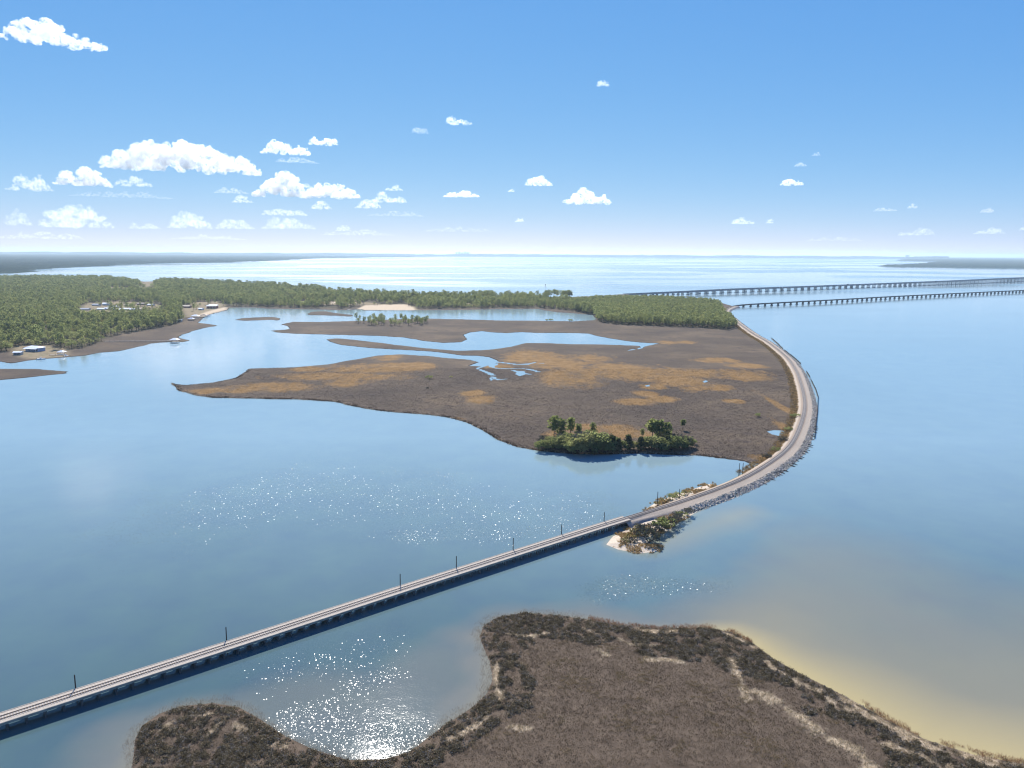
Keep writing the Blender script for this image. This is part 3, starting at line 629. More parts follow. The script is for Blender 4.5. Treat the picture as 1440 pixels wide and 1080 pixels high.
# ------------------------------------------------------------------ trees
def leafmat(name, stops, trans=.55):
    t = NT(name); oi = t.n('ObjectInfo'); n1 = t.noise(.35, 3, .6, t.obj())
    f = t.math('ADD', t.math('MULTIPLY', oi.outputs['Random'], .75), t.math('MULTIPLY', n1, .25))
    c = t.ramp(f, stops)
    d = t.n('BsdfDiffuse', Color=c, Roughness=1.0); tl = t.n('BsdfTranslucent'); t.set(tl.inputs['Color'], t.mix(.55, c, (.42,.44,.15)))
    mx = t.n('MixShader', Fac=trans); t.t.links.new(d.outputs[0], mx.inputs[1]); t.t.links.new(tl.outputs[0], mx.inputs[2]); t.t.links.new(mx.outputs[0], t.out.inputs[0]); return t.m
L_pine = leafmat('pine needles', [(.12, (.08,.12,.06)), (.38, (.14,.185,.075)), (.62, (.20,.235,.09)), (.85, (.28,.28,.11))], .6)
L_oak = leafmat('broad leaves', [(.12, (.07,.10,.05)), (.38, (.13,.165,.075)), (.65, (.21,.225,.105)), (.88, (.30,.26,.13))], .6)
L_rust = leafmat('autumn leaves', [(.15, (.17,.12,.07)), (.5, (.26,.16,.075)), (.8, (.2,.16,.1)), (.95, (.33,.2,.08))], .4)
L_bare = leafmat('bare grey twigs', [(.2, (.10,.09,.075)), (.6, (.15,.13,.11)), (.9, (.2,.17,.14))], .1)
L_cedar = leafmat('dark cedar leaves', [(.2, (.025,.045,.028)), (.7, (.045,.07,.035)), (.95, (.06,.08,.04))], .2)
M_bark = simple('grey brown bark', (.10,.075,.055), .95, .3, 1.2, .05)
def cards(rng, centers, radii, per, size):
    """leaf sprays: small tilted quads gathered in clumps"""
    C = np.repeat(centers, per, 0); Rr = np.repeat(radii, per, 0)
    n = len(C); d = rng.normal(size=(n, 3)); d /= np.linalg.norm(d, axis=1)[:, None]
    c = C+d*(Rr*rng.uniform(.35, 1, n)**.6)[:, None]*np.array([1, 1, .75])
    u = rng.normal(size=(n, 3)); u /= np.linalg.norm(u, axis=1)[:, None]
    v = np.cross(u, rng.normal(size=(n, 3))); v /= np.linalg.norm(v, axis=1)[:, None]
    s1 = (size*rng.uniform(.6, 1.3, n))[:, None]; s2 = s1*rng.uniform(.45, .9, n)[:, None]
    V = np.stack([c-u*s1, c-v*s2, c+u*s1, c+v*s2], 1).reshape(-1, 3)
    return V, np.arange(4*n).reshape(-1, 4)
def tree_mesh(seed, kind, h, dense=1.0):
    rng = np.random.default_rng(seed); m = MB()
    if kind == 'pine':
        lean = rng.uniform(-.4, .4, 2); pts = [(0,0,-.4),(lean[0]*.3,lean[1]*.3,h*.45),(lean[0],lean[1],h*.93)]
        m.tube(pts[0], pts[1], h*.015+.05, h*.011+.03, 7); m.tube(pts[1], pts[2], h*.011+.03, .04, 6)
        cs, rs = [], []; base = rng.uniform(.22, .48)
        for k in range(int(17*dense)):
            f = base+(1-base)*(k+.5)/int(17*dense); a = k*2.4+rng.uniform(-.4,.4); g_ = (f-base)/(1-base); rr = h*.20*math.sqrt(max(.08, 1-(g_*1.5-.62)**2))*rng.uniform(.55, 1.2)
            q = np.array([math.cos(a)*rr+lean[0]*f, math.sin(a)*rr+lean[1]*f, h*f+rr*.25]); cs.append(q); rs.append(h*rng.uniform(.06, .095))
            cs.append(q*np.array([.55,.55,1])+rng.normal(0,.25,3)); rs.append(h*.06)
            if k % 2 == 0: m.tube((lean[0]*f, lean[1]*f, h*f-.3), tuple(q), .07, .03, 4)
        V_, F_ = cards(rng, np.array(cs), np.array(rs), int(11*dense), h*.030+.12)
    elif kind == 'oak':
        pts = [(0,0,-.4),(rng.uniform(-.3,.3),rng.uniform(-.3,.3),h*.35)]; m.tube(pts[0], pts[1], h*.03, h*.022, 7)
        cs, rs = [], []
        for k in range(int(30*dense)):
            z_ = rng.uniform(-.75, 1); a = rng.uniform(0, 6.28); q_ = math.sqrt(max(0, 1-z_*z_*.9)); rr = rng.uniform(.62, 1.0)
            q = np.array([math.cos(a)*q_*rr*h*.40, math.sin(a)*q_*rr*h*.40, h*.55+z_*h*.38*rr]); cs.append(q); rs.append(h*rng.uniform(.09, .15))
            if k % 4 == 0: m.tube(pts[1], tuple(q), h*.012, .03, 4)
        V_, F_ = cards(rng, np.array(cs), np.array(rs), int(13*dense), h*.026+.12)
    elif kind == 'cedar':
        m.tube((0,0,-.4), (0,0,h*.85), h*.02, .03, 6); cs, rs = [], []
        for k in range(int(26*dense)):
            f = .1+.85*k/(26*dense); a = k*2.4; rr = h*.22*min(1, f*4)*(1.08-f)*rng.uniform(.7, 1.1)
            cs.append(np.array([math.cos(a)*rr, math.sin(a)*rr, h*f])); rs.append(h*.085)
        V_, F_ = cards(rng, np.array(cs), np.array(rs), int(13*dense), h*.024+.1)
    else:   # shrub
        cs, rs = [], []
        for k in range(6): 
            a = rng.uniform(0,6.28); m.tube((0,0,-.3), (math.cos(a)*h*.45, math.sin(a)*h*.45, h*rng.uniform(.4,.8)), .06, .02, 4)
        for k in range(int(16*dense)):
            a = rng.uniform(0,6.28); rr = math.sqrt(rng.uniform(0,1))*h*.62
            cs.append(np.array([math.cos(a)*rr, math.sin(a)*rr, h*(.25+.55*rng.uniform(.3,1)*(1-(rr/h)**2)) ])); rs.append(h*.17)
        V_, F_ = cards(rng, np.array(cs), np.array(rs), int(12*dense), h*.035+.07)
    return m, V_, F_
PROTO = {}
def proto(key, seed, kind, h, leaf, dense=1.0):
    m, V_, F_ = tree_mesh(seed, kind, h, dense)
    tm = m.mesh('trunk', M_bark, True); cm = npmesh('crown', V_, F_, False, [leaf]); PROTO[key] = (tm, cm, h)
for i in range(4): proto('pine%d' % i, 100+i, 'pine', 15.0, L_pine)
for i in range(2): proto('oak%d' % i, 200+i, 'oak', 11.0, L_oak)
proto('rust0', 301, 'oak', 11.0, L_rust); proto('bare0', 302, 'oak', 11.0, L_bare, .55)
for i in range(3): proto('fpine%d' % i, 400+i, 'pine', 13.0, L_pine, 1.7)
for i in range(3): proto('foak%d' % i, 410+i, 'oak', 10.0, L_oak, 2.2)
for i in range(2): proto('fcedar%d' % i, 420+i, 'cedar', 9.0, L_cedar, 1.8)
proto('fbare0', 430, 'oak', 9.0, L_bare, 1.3)
for i in range(2): proto('shrub%d' % i, 440+i, 'shrub', 2.4, L_oak, 1.5); proto('gshrub%d' % i, 450+i, 'shrub', 2.4, L_bare, 1.5); proto('rshrub%d' % i, 460+i, 'shrub', 2.0, L_rust, 1.3)
def tree(name, key, x, y, h, lab, cat, group, z=.5, wid=1.0):
    tm, cm, h0 = PROTO[key]; k = h/h0
    o = empty(name, (x, y, z), random.uniform(0, 6.28), (k*wid, k*wid, k)); tag(o, lab, cat, group)
    link('trunk', tm, o); link('crown', cm, o); return o
def tree_px(name, key, px, pb, pt, lab, cat='tree', group='trees of the marsh hammock', wid=1.0):
    x, y = P(px, pb, .5); d = math.hypot(x, y); el = M3 @ Vector(((px-720)/1000, -(pt-540)/1000, -1)); top = H+el.z/math.hypot(el.x, el.y)*d
    return tree(name, key, x, y, max(1.0, top-.5), lab, cat, group, .5, wid)
TH = 'leafy green tree in the thick of the marsh hammock by the water'
HAM = [('pine_tree','fpine0',779,619,587,'tall pale green pine at the left end of the marsh hammock'), ('pine_tree','fpine1',789,618,590,'slimmer pine touching the tall pine at the hammock\'s left end'), ('pine_tree','fpine2',802,612,588,'dark pine standing behind the left half of the hammock'),
 ('pine_tree','fpine1',813,618,597,'medium pine in front of the ochre grass strip in the hammock'), ('pine_tree','fpine2',834,612,595,'small dark pine alone on the ochre strip behind the hammock'),
 ('oak_tree','fbare0',765,627,611,'low grey half bare tree at the far left edge of the hammock'), ('oak_tree','foak0',775,629,613,None), ('oak_tree','fbare0',786,627,608,'grey leafless tree under the tall pines of the hammock'), ('oak_tree','foak1',792,631,612,None), ('oak_tree','foak2',783,632,620,None), ('oak_tree','foak0',798,627,608,None),
 ('oak_tree','foak1',806,638,619,'dark rounded oak at the waterline, leftmost of the front row'), ('oak_tree','foak2',815,638,613,None), ('oak_tree','foak0',824,637,609,'tallest pale rounded oak in the front row of the hammock'), ('oak_tree','foak1',834,637,612,None), ('oak_tree','fbare0',820,633,606,None), ('oak_tree','foak2',842,635,606,None), ('oak_tree','foak0',849,635,609,None), ('oak_tree','fcedar0',836,639,622,None), ('oak_tree','foak1',829,628,605,None), ('oak_tree','foak2',853,637,618,None),
 ('cedar_tree','fcedar0',861,636,611,'dark cedar at the right end of the hammock\'s left half'), ('cedar_tree','fcedar1',869,635,615,'narrow dark cedar in the gap of the hammock'), ('cedar_tree','fcedar0',883,632,610,'dark pointed cedar standing apart in the middle of the hammock'), ('oak_tree','foak0',874,634,619,None), ('cedar_tree','fcedar1',901,634,613,'squat dark cedar right of the hammock gap'), ('oak_tree','foak1',891,632,620,None),
 ('pine_tree','fpine0',917,622,591,'tall yellow green pine in the right half of the hammock'), ('pine_tree','fpine1',927,622,591.5,'tall pine touching the yellow green pine in the hammock\'s right half'), ('pine_tree','fpine2',938,623,595,'broad greyer pine right of the two tall pines in the hammock'), ('pine_tree','fpine2',903,615,603,'short pine behind the squat cedar in the hammock'),
 ('oak_tree','foak0',918,633,613,None), ('oak_tree','foak2',926,633,614,None), ('cedar_tree','fcedar0',938,632,611,'dark cedar beneath the greyer pine in the right half of the hammock'), ('oak_tree','foak1',932,634,619,None), ('oak_tree','foak0',946,632,612,None), ('oak_tree','foak2',953,632,615,None), ('oak_tree','fbare0',960,630,611,'grey bare tree near the right end of the hammock'), ('oak_tree','foak1',966,629,613,None), ('oak_tree','fbare0',951,626,608,None),
 ('pine_tree','fpine0',960,605,590.5,'lone small round headed pine on open marsh behind the hammock'), ('shrub','shrub0',973,625,616,'small yellow green bush at the right tip of the hammock'), ('shrub','shrub1',758,628,621,'low bush at the left tip of the hammock')]
for nm, key, px, pb, pt, lab in HAM:
    tree_px(nm, key, px, pb, pt, lab or TH, 'shrub' if nm == 'shrub' else 'tree', wid=1.15 if 'pine' in key else 1.5)
for k_ in range(22):
    px = 766+k_*9.3+random.uniform(-3, 3)
    if 866 < px < 905: continue
    HAMK = random.choice(['foak0','foak1','foak2','fbare0','foak1']); tree_px('oak_tree', HAMK, px, random.uniform(629, 635), random.uniform(611, 619), TH, 'tree', wid=1.7)
for px, pb, pt, key, lab in ((1066,586,580,'shrub0','dark round bush alone on the open marsh near the curve'), (603,533,526.5,'shrub1','dark bush alone on the marsh below the creek'), (634,531,528,'shrub1','small bush on the marsh to the right of the dark lone bush'), (601,547,544,'gshrub0','low grey bush on the marsh near the lone dark bush'),
   (769,451.5,448,'shrub0','left bush of a pair on the lagoon\'s marsh edge'), (775,451.5,447.5,'shrub1','right bush of a pair on the lagoon\'s marsh edge'), (802,452.5,447.5,'shrub0','single bush on the marsh edge between the pair and the pine wood'),
   (1109,606,599,'shrub1','round green bush on the inner bank of the curve beside the pond'), (1102,621,613,'gshrub1','grey bush on the inner bank of the curve below the pond'), (1091,635,627,'shrub1','grey green bush on the inner bank above the marsh corner'), (1078,645,637,'gshrub1','low grey bush where the marsh corner meets the embankment'), (1118,588,580,'shrub0','green bush on the inner bank of the curve above the pond')):
    tree_px('shrub', key, px, pb, pt, lab, 'shrub', 'bushes scattered on the marsh', 1.3)
# brush on the sandbar and across the track
SB = [(905,752,735,'gshrub0','tall dark brush clump on the sandbar nearest the trestle end'), (913,760,742,'gshrub1','dark brush clump at the sandbar\'s water edge'), (898,748,737,'rshrub0','rusty brush at the landward end of the sandbar'), (921,748,733,'gshrub0','grey brush clump in the middle of the sandbar'),
 (929,744,727,'shrub0','grey green brush clump right of the middle of the sandbar'), (937,740,725,'shrub1','green brush clump above the shallow bay of the sandbar'), (944,738,725,'gshrub1','dark brush clump at the bend of the sandbar shore'), (952,731,720,'gshrub0','grey brush clump near the right end of the sandbar'), (958,726,717,'shrub1','pale brush clump beside the first riprap'), (968,722,713,'gshrub0','small brush clump among the first riprap stones'),
 (886,757,748,'rshrub1','rusty grass brush along the trestle end of the sandbar'), (893,752,742,'rshrub0','tawny brush on the upper side of the sandbar'), (879,762,755,'rshrub1','low tawny brush near the pale tip of the sandbar'), (891,764,757,'gshrub1','low grey brush on the pale sand of the sandbar'),
 (936,705,698,'rshrub0','reddish brush across the track, leftmost of its row'), (945,702,693,'shrub0','green brush across the track behind the rails'), (955,698,690,'shrub1','taller green brush across the track near the short pole'), (966,695,688,'rshrub1','tawny brush across the track, rightmost of its row'), (925,709,704,'rshrub1','low brush across the track beside the bank pole')]
for px, pb, pt, key, lab in SB:
    x, y = P(px, pb, 1.0); d = math.hypot(x, y); el = M3 @ Vector(((px-720)/1000, -(pt-540)/1000, -1)); top = H+el.z/math.hypot(el.x, el.y)*d
    tree('shrub', key, x, y, max(1, (top-.6)), lab, 'shrub', 'brush around the end of the trestle', .6, 1.25)

# woods: sample trunk positions, the nearest as trees of their own, the rest as one wood
def sample(poly, sp_fn, seed):
    rng = np.random.default_rng(seed); out = []
    lo, hi = poly.min(0), poly.max(0); y = lo[1]
    while y < hi[1]:
        sp = sp_fn(y); xs_ = np.arange(lo[0], hi[0], sp); k = len(xs_)
        out.append(np.stack([xs_+rng.uniform(-.48,.48,k)*sp, y+rng.uniform(-.48,.48,k)*sp], 1)); y += sp
    q = np.vstack(out); q = q[inside(q[:,0], q[:,1], poly)]
    cl = np.full(len(q), -1e9)
    for p_ in CLEAR: cl = np.maximum(cl, sdist(q[:,0], q[:,1], p_))
    q = q[(cl < -2) | (rng.random(len(q)) < .08)]
    q = q[segdist(q[:,0], q[:,1], RP[I_MARSH:I_BR+3, :2]) > 9.5]
    ok = sdist(q[:,0], q[:,1], MAIN) > 1.5
    return q[ok]
LWp = sample(LEFTWOOD, lambda y: 7.6 if y < 1250 else (8.5 if y < 1900 else 11.5), 5)
PWp = sample(PENWOOD, lambda y: 6.6, 6)
rng = np.random.default_rng(9)
LWk = fbm(LWp[:,0]/60, LWp[:,1]/60, 3)+rng.uniform(-.16, .16, len(LWp))
dens = fbm(LWp[:,0]/28+7, LWp[:,1]/28, 3)
LWp, LWk, dens = [a[dens > .41] for a in (LWp, LWk, dens)]
MIXK = ['pine0','pine1','pine2','pine3','oak0','oak1','rust0','bare0']
def pick_left(k, x, y):
    r = random.random()
    if y < 1000 and x < -440 and k < .46: return random.choice([6, 6, 7, 4, 5, 0])
    if k > .60: return random.choice([4, 5, 4, 5, 0, 2])
    return random.choice([0, 1, 2, 3, 0, 1, 2, 3, 4, 5, 7]) if r > .07 else 6
trees_all = []
for (x, y), k in zip(LWp, LWk):
    kd = pick_left(k, x, y); h = random.uniform(9.5, 20) if kd < 4 else random.uniform(6.5, 13); trees_all.append((x, y, kd, h, 0))
for (x, y) in PWp:
    kd = random.choice([0, 1, 2, 3]); e = random.random(); h = random.uniform(8, 17)*(.75 if y > 1550 else 1); trees_all.append((x, y, kd if e > .08 else 5, h, 1))
# thin stand on the upper marsh
for k in range(64):
    a = random.uniform(0, 6.28); rr = math.sqrt(random.random()); px = 553+rr*math.cos(a)*51; pb = 455+rr*math.sin(a)*4.2
    x, y = P(px, pb); trees_all.append((x, y, random.choice([0,1,2,3,0,1,2,4]), random.uniform(8, 13.5), 2))
for px, pb, h in ((501,452.5,15),(506,453,11)): trees_all.append((*P(px, pb), 1, h, 2))
# pines standing out on the skyline beyond the causeway
for k in range(46):
    px = random.choice([random.uniform(745, 772), random.uniform(762, 790), random.uniform(790, 803), random.uniform(672, 696)]); x, y = P(px, random.uniform(417.3, 418.6)); trees_all.append((x, y, random.choice([0,1,2,3]), random.uniform(11, 20), 3))
def visible(t): px_ = t[0]/t[1]*1000*.98+720; return -10 < px_ < 1450
vis = sorted([t for t in trees_all if visible(t)], key=lambda t: t[1]-(2600 if t[4] == 2 else 0)-(900 if t[4] == 3 else 0)-(260 if t[4] == 1 else 0)-t[3]*3)
solo = []; npine = 0; noak = 0
for t_ in vis:
    if t_[2] < 4 and npine < 270: npine += 1; solo.append(t_)
    elif t_[2] >= 4 and noak < 140 and t_[1] < 1400: noak += 1; solo.append(t_)
    if npine >= 270: break
sid = set(id(t_) for t_ in solo)
LABS = {0: ('%s in the front of the wood on the left bank', 'trees of the left bank wood'), 1: ('%s in the front of the pine wood inside the rail curve', 'pines inside the rail curve'), 2: ('%s in the small stand on the upper marsh', 'stand on the upper marsh'), 3: ('%s on the shore beyond the causeway, against the bay', 'pines beyond the causeway')}
KN = {4: ('oak_tree', 'rounded green tree'), 5: ('oak_tree', 'rounded green tree'), 6: ('oak_tree', 'rust leaved tree'), 7: ('bare_tree', 'bare grey tree')}
for x, y, kd, h, reg in solo:
    nm, ph = KN.get(kd, ('pine_tree', 'slender green pine')); lab, g = LABS[reg]
    tree(nm, MIXK[kd], x, y, h, lab % ph, 'tree', g, .6, random.uniform(.95, 1.25) if kd < 4 else 1.2)
rest = [t_ for t_ in trees_all if id(t_) not in sid]
ra = np.array([t_[:4] for t_ in rest])
me = bpy.data.meshes.new('wood'); me.vertices.add(len(ra)); me.vertices.foreach_set('co', np.stack([ra[:,0], ra[:,1], np.full(len(ra), .7)], 1).astype(np.float32).ravel())
h0 = np.array([15.]*4+[11.]*4)[ra[:,2].astype(int)]; k_ = ra[:,3]/h0; far = smooth(1500, 2300, ra[:,1])
attr(me, 'pick', ra[:,2].astype(int), 'INT'); attr(me, 'scl', np.stack([k_*(1.15+.7*far), k_*(1.15+.7*far), k_], 1), 'FLOAT_VECTOR'); attr(me, 'rot', np.stack([0*k_, 0*k_, rng.uniform(0, 6.28, len(k_))], 1), 'FLOAT_VECTOR')
wood = link('wood', me); tag(wood, kind='stuff', label='mixed pine wood covering the left bank and the spit inside the rail curve')
firsts = {}
for o in COL.objects:
    if o.type == 'MESH' and o.parent is not None and o.data.name.split('.')[0] in ('trunk', 'crown'):
        firsts.setdefault(o.data.name, o)
ng = bpy.data.node_groups.new('wood', 'GeometryNodeTree')
ng.interface.new_socket('Geometry', in_out='INPUT', socket_type='NodeSocketGeometry'); ng.interface.new_socket('Geometry', in_out='OUTPUT', socket_type='NodeSocketGeometry')
gi = ng.nodes.new('NodeGroupInput'); go = ng.nodes.new('NodeGroupOutput')
iop = ng.nodes.new('GeometryNodeInstanceOnPoints'); iop.inputs['Pick Instance'].default_value = True
jall = []
for key in MIXK:
    tm, cm, _ = PROTO[key]; j = ng.nodes.new('GeometryNodeJoinGeometry')
    for mm in (tm, cm):
        src = firsts.get(mm.name)
        if src is None: continue
        oi = ng.nodes.new('GeometryNodeObjectInfo'); oi.transform_space = 'ORIGINAL'; oi.inputs['Object'].default_value = src; ng.links.new(oi.outputs['Geometry'], j.inputs[0])
    g2 = ng.nodes.new('GeometryNodeGeometryToInstance'); ng.links.new(j.outputs[0], g2.inputs[0]); jall.append(g2)
jj = ng.nodes.new('GeometryNodeJoinGeometry')
for g2 in reversed(jall): ng.links.new(g2.outputs[0], jj.inputs[0])
def nat(nm, typ):
    a = ng.nodes.new('GeometryNodeInputNamedAttribute'); a.data_type = typ; a.inputs['Name'].default_value = nm; return [q for q in a.outputs if q.enabled and q.name == 'Attribute'][0]
ng.links.new(gi.outputs[0], iop.inputs['Points']); ng.links.new(jj.outputs[0], iop.inputs['Instance']); ng.links.new(nat('pick', 'INT'), iop.inputs['Instance Index'])
ng.links.new(nat('rot', 'FLOAT_VECTOR'), iop.inputs['Rotation']); ng.links.new(nat('scl', 'FLOAT_VECTOR'), iop.inputs['Scale']); ng.links.new(iop.outputs[0], go.inputs[0])
md = wood.modifiers.new('trees', 'NODES'); md.node_group = ng
print('TREES', len(trees_all), 'solo', len(solo), npine, noak)

# ------------------------------------------------------------------ houses, docks and boats
ROOF = {k: simple(k+' roof', c, .6, .12, .5, .3) for k, c in {'white': (.78,.79,.80), 'grey': (.34,.35,.37), 'blue': (.42,.46,.60), 'brown': (.20,.14,.11), 'tan': (.42,.33,.24)}.items()}
WALL = {k: simple(k+' siding', c, .85, .1, .6, .2) for k, c in {'white': (.72,.71,.68), 'blue': (.30,.36,.50), 'brick': (.36,.20,.15), 'tan': (.46,.37,.27), 'grey': (.38,.38,.37)}.items()}
M_dock = simple('sun bleached dock boards', (.42,.39,.35), .9, .2, .8)
def house(px, pb, w_, d_, h_, roof, wall, rz, lab, hip=False, porch=False, grp=None, name='house'):
    o = empty(name, (*P(px, pb, .6), .45), R(rz)); tag(o, lab, 'house' if name == 'house' else 'shed', grp)
    m = MB(); m.box((0,0,h_/2), (w_, d_, h_)); m.build('wall', WALL[wall], o)
    e = .7; rh = d_*.19; ins = d_*.45 if hip else 0.0
    m = MB(); m.add([(-w_/2-e,-d_/2-e,h_),(w_/2+e,-d_/2-e,h_),(w_/2+e,d_/2+e,h_),(-w_/2-e,d_/2+e,h_),(-w_/2-e+ins,0,h_+rh),(w_/2+e-ins,0,h_+rh),
        (-w_/2-e,-d_/2-e,h_+.004-.25),(w_/2+e,-d_/2-e,h_-.246),(w_/2+e,d_/2+e,h_-.246),(-w_/2-e,d_/2+e,h_-.246)],
        [(0,1,5,4),(2,3,4,5),(1,2,5),(3,0,4),(6,9,8,7),(0,6,7,1),(1,7,8,2),(2,8,9,3),(3,9,6,0)]); r_ = m.build('roof', ROOF[roof], o)
    m = MB(); m.box((w_*.3, d_*.12, h_+rh*.9), (.9,.9,1.6)); m.build('chimney', WALL['brick'], r_)
    m = MB(); m.box((0,-d_/2-.03,1.05), (1.1,.08,2.1)); m.build('door', M_dark, o)
    for q in (-.36,-.2,.2,.36):
        m = MB(); m.box((w_*q,-d_/2-.03,1.55), (1.2,.07,1.3)); wn = m.build('window', M_glass, o)
        m = MB(); m.box((w_*q,-d_/2-.05,.86), (1.4,.12,.1)); m.build('sill', WALL['white'], wn)
    if porch:
        m = MB(); m.add([(-w_/2,-d_/2-3.6,h_-.9),(w_/2,-d_/2-3.6,h_-.9),(w_/2,-d_/2-.72,h_-.3),(-w_/2,-d_/2-.72,h_-.3),(-w_/2,-d_/2-3.6,h_-1.05),(w_/2,-d_/2-3.6,h_-1.05),(w_/2,-d_/2-.72,h_-.45),(-w_/2,-d_/2-.72,h_-.45)],[(0,1,2,3),(7,6,5,4),(0,4,5,1),(1,5,6,2),(2,6,7,3),(3,7,4,0)]); m.build('porch_roof', ROOF[roof], o)
        for q in (-.48,-.16,.16,.48):
            m = MB(); m.tube((w_*q,-d_/2-3.4,0),(w_*q,-d_/2-3.4,h_-1.04),.14); m.build('porch_post', WALL['white'], o)
    return o
house(50, 493.5, 19, 10, 4.6, 'white', 'blue', -14, 'large blue sided house with a white roof and porch at the wood edge', True, True)
house(26, 499, 8, 6, 3.4, 'white', 'grey', 10, 'small pale roofed shed left of the blue waterfront house', False, False, None, 'boat_shed')
VG = 'houses in the cleared village'
for a in [(120,437,13,9,3.2,'grey','grey',8,'grey house at the left end of the cleared village'), (136,430.5,12,8,3.2,'grey','white',-6,'grey roofed house at the back left of the cleared village'), (143,436.5,11,8,3,'white','white',4,'small white roofed house at the front left of the cleared village'),
   (150,430,11,8,4.5,'white','white',12,'tall pale house in the back row of the cleared village'), (153,436,12,8,3,'white','grey',-4,'white roofed house with grey walls in the front row of the village'), (160,433.5,15,9,3.2,'white','white',6,'long white house in the middle of the cleared village'), (166,437,13,8,3,'white','tan',-8,'white roofed house with tan walls in the front row of the village'),
   (181,431,12,8,3.2,'tan','tan',5,'tan house in the back row of the cleared village'), (177,436.5,12,8,3,'white','white',9,'white house just left of the tan two storey house'), (186,437,12,8,3,'white','grey',-3,'white roofed grey house beside the tan two storey house'), (196,439,9,8,6,'tan','tan',0,'tan two storey house at the front right of the village'),
   (200,429.5,15,9,3.6,'brown','brick',7,'brown roofed brick house at the back right of the village'), (212,430.5,11,8,3,'white','white',-9,'white house at the right end of the cleared village'), (251,434,14,9,3.5,'brown','brick',4,'brown roofed house among trees left of the point'), (263,433,13,9,3.5,'tan','brick',-7,'tan roofed brick house among trees on the point')]:
    house(*a[:2], a[2]*1.25, a[3]*1.25, a[4]*1.15, *a[5:], False, False, VG)
house(299, 433.5, 20, 13, 6.5, 'white', 'brick', 5, 'big two storey brick house with a white roof on the point', True, True)
house(283, 436, 9, 7, 3.2, 'white', 'white', -20, 'small white house left of the big brick house on the point')
house(252, 452, 9, 7, 3, 'white', 'white', 12, 'small white house half hidden by trees above the dark marsh')
def dock(name, pts, wd, lab, z=1.2):
    w_ = PL(pts); o = empty(name, (*w_[0], 0)); tag(o, lab, 'dock', 'docks along the left bank'); o0 = w_[0]
    m = MB(); ps = []
    for a, b in zip(w_[:-1], w_[1:]):
        mid = (a+b)/2-o0; L_ = np.hypot(*(b-a)); m.box((mid[0], mid[1], z), (L_+wd*.5, wd, .18), math.atan2(b[1]-a[1], b[0]-a[0])); ps += [a+(b-a)*t_-o0 for t_ in np.arange(0, 1.001, 1/max(1, round(L_/7)))]
    m.build('deck', M_dock, o)
    for q in ps[:90]:
        m = MB(); m.tube((q[0], q[1], -1), (q[0], q[1], z+.7), .14); m.build('post', M_dark, o)
def boathouse(px, pb, w_, d_, h_, roof, lab, rz=0):
    o = empty('boathouse', (*P(px, pb), 0), R(rz)); tag(o, lab, 'boathouse', 'roofed boathouses')
    m = MB(); m.box((0,0,1.1), (w_, d_, .25)); m.build('platform', M_dock, o)
    for x in (-1, 1):
        for y in (-1, 0, 1):
            m = MB(); m.tube((x*w_*.46, y*d_*.46, -1), (x*w_*.46, y*d_*.46, h_), .16); m.build('post', M_dark, o)
    e = .6; m = MB(); m.add([(-w_/2-e,-d_/2-e,h_),(w_/2+e,-d_/2-e,h_),(w_/2+e,d_/2+e,h_),(-w_/2-e,d_/2+e,h_),(-w_*.15,0,h_+d_*.28),(w_*.15,0,h_+d_*.28),(-w_/2-e,-d_/2-e,h_-.2),(w_/2+e,-d_/2-e,h_-.2),(w_/2+e,d_/2+e,h_-.2),(-w_/2-e,d_/2+e,h_-.2)],
      [(0,1,5,4),(2,3,4,5),(1,2,5),(3,0,4),(6,9,8,7),(0,6,7,1),(1,7,8,2),(2,8,9,3),(3,9,6,0)]); m.build('roof', ROOF[roof], o)
dock('dock', [(147,481),(190,480.7),(241,480.5)], 1.7, 'very long pale dock crossing the dark marsh to the boathouse')
boathouse(246, 482, 10, 8, 4.2, 'white', 'white roofed boathouse at the end of the long dock')
dock('dock', [(70,500.5),(78,500.5),(92,500)], 2.0, 'short pale dock beside the blue waterfront house')
boathouse(87, 499, 7, 6, 3.6, 'white', 'small white roofed boathouse on the short dock near the blue house')
dock('dock', [(271,449.5),(278,449)], 2.2, 'short dock among the boathouses below the point')
boathouse(275, 447.3, 13, 9, 4, 'white', 'large white roofed boathouse below the green lawn')
boathouse(269, 451, 9, 7, 3.6, 'blue', 'blue grey roofed boathouse below the large white one')
boathouse(287, 446.2, 11, 7, 3.8, 'brown', 'brown roofed boathouse on the shore of the point')
dock('dock', [(300,441),(308,440.5)], 2.0, 'dock on the sandy shore of the point, nearest the brick house')
dock('dock', [(311,438.5),(319,438.8)], 2.0, 'dock at the very tip of the point')
dock('dock', [(488,435.5),(493,436.8)], 2.0, 'dock beside the sandy lot across the lagoon')
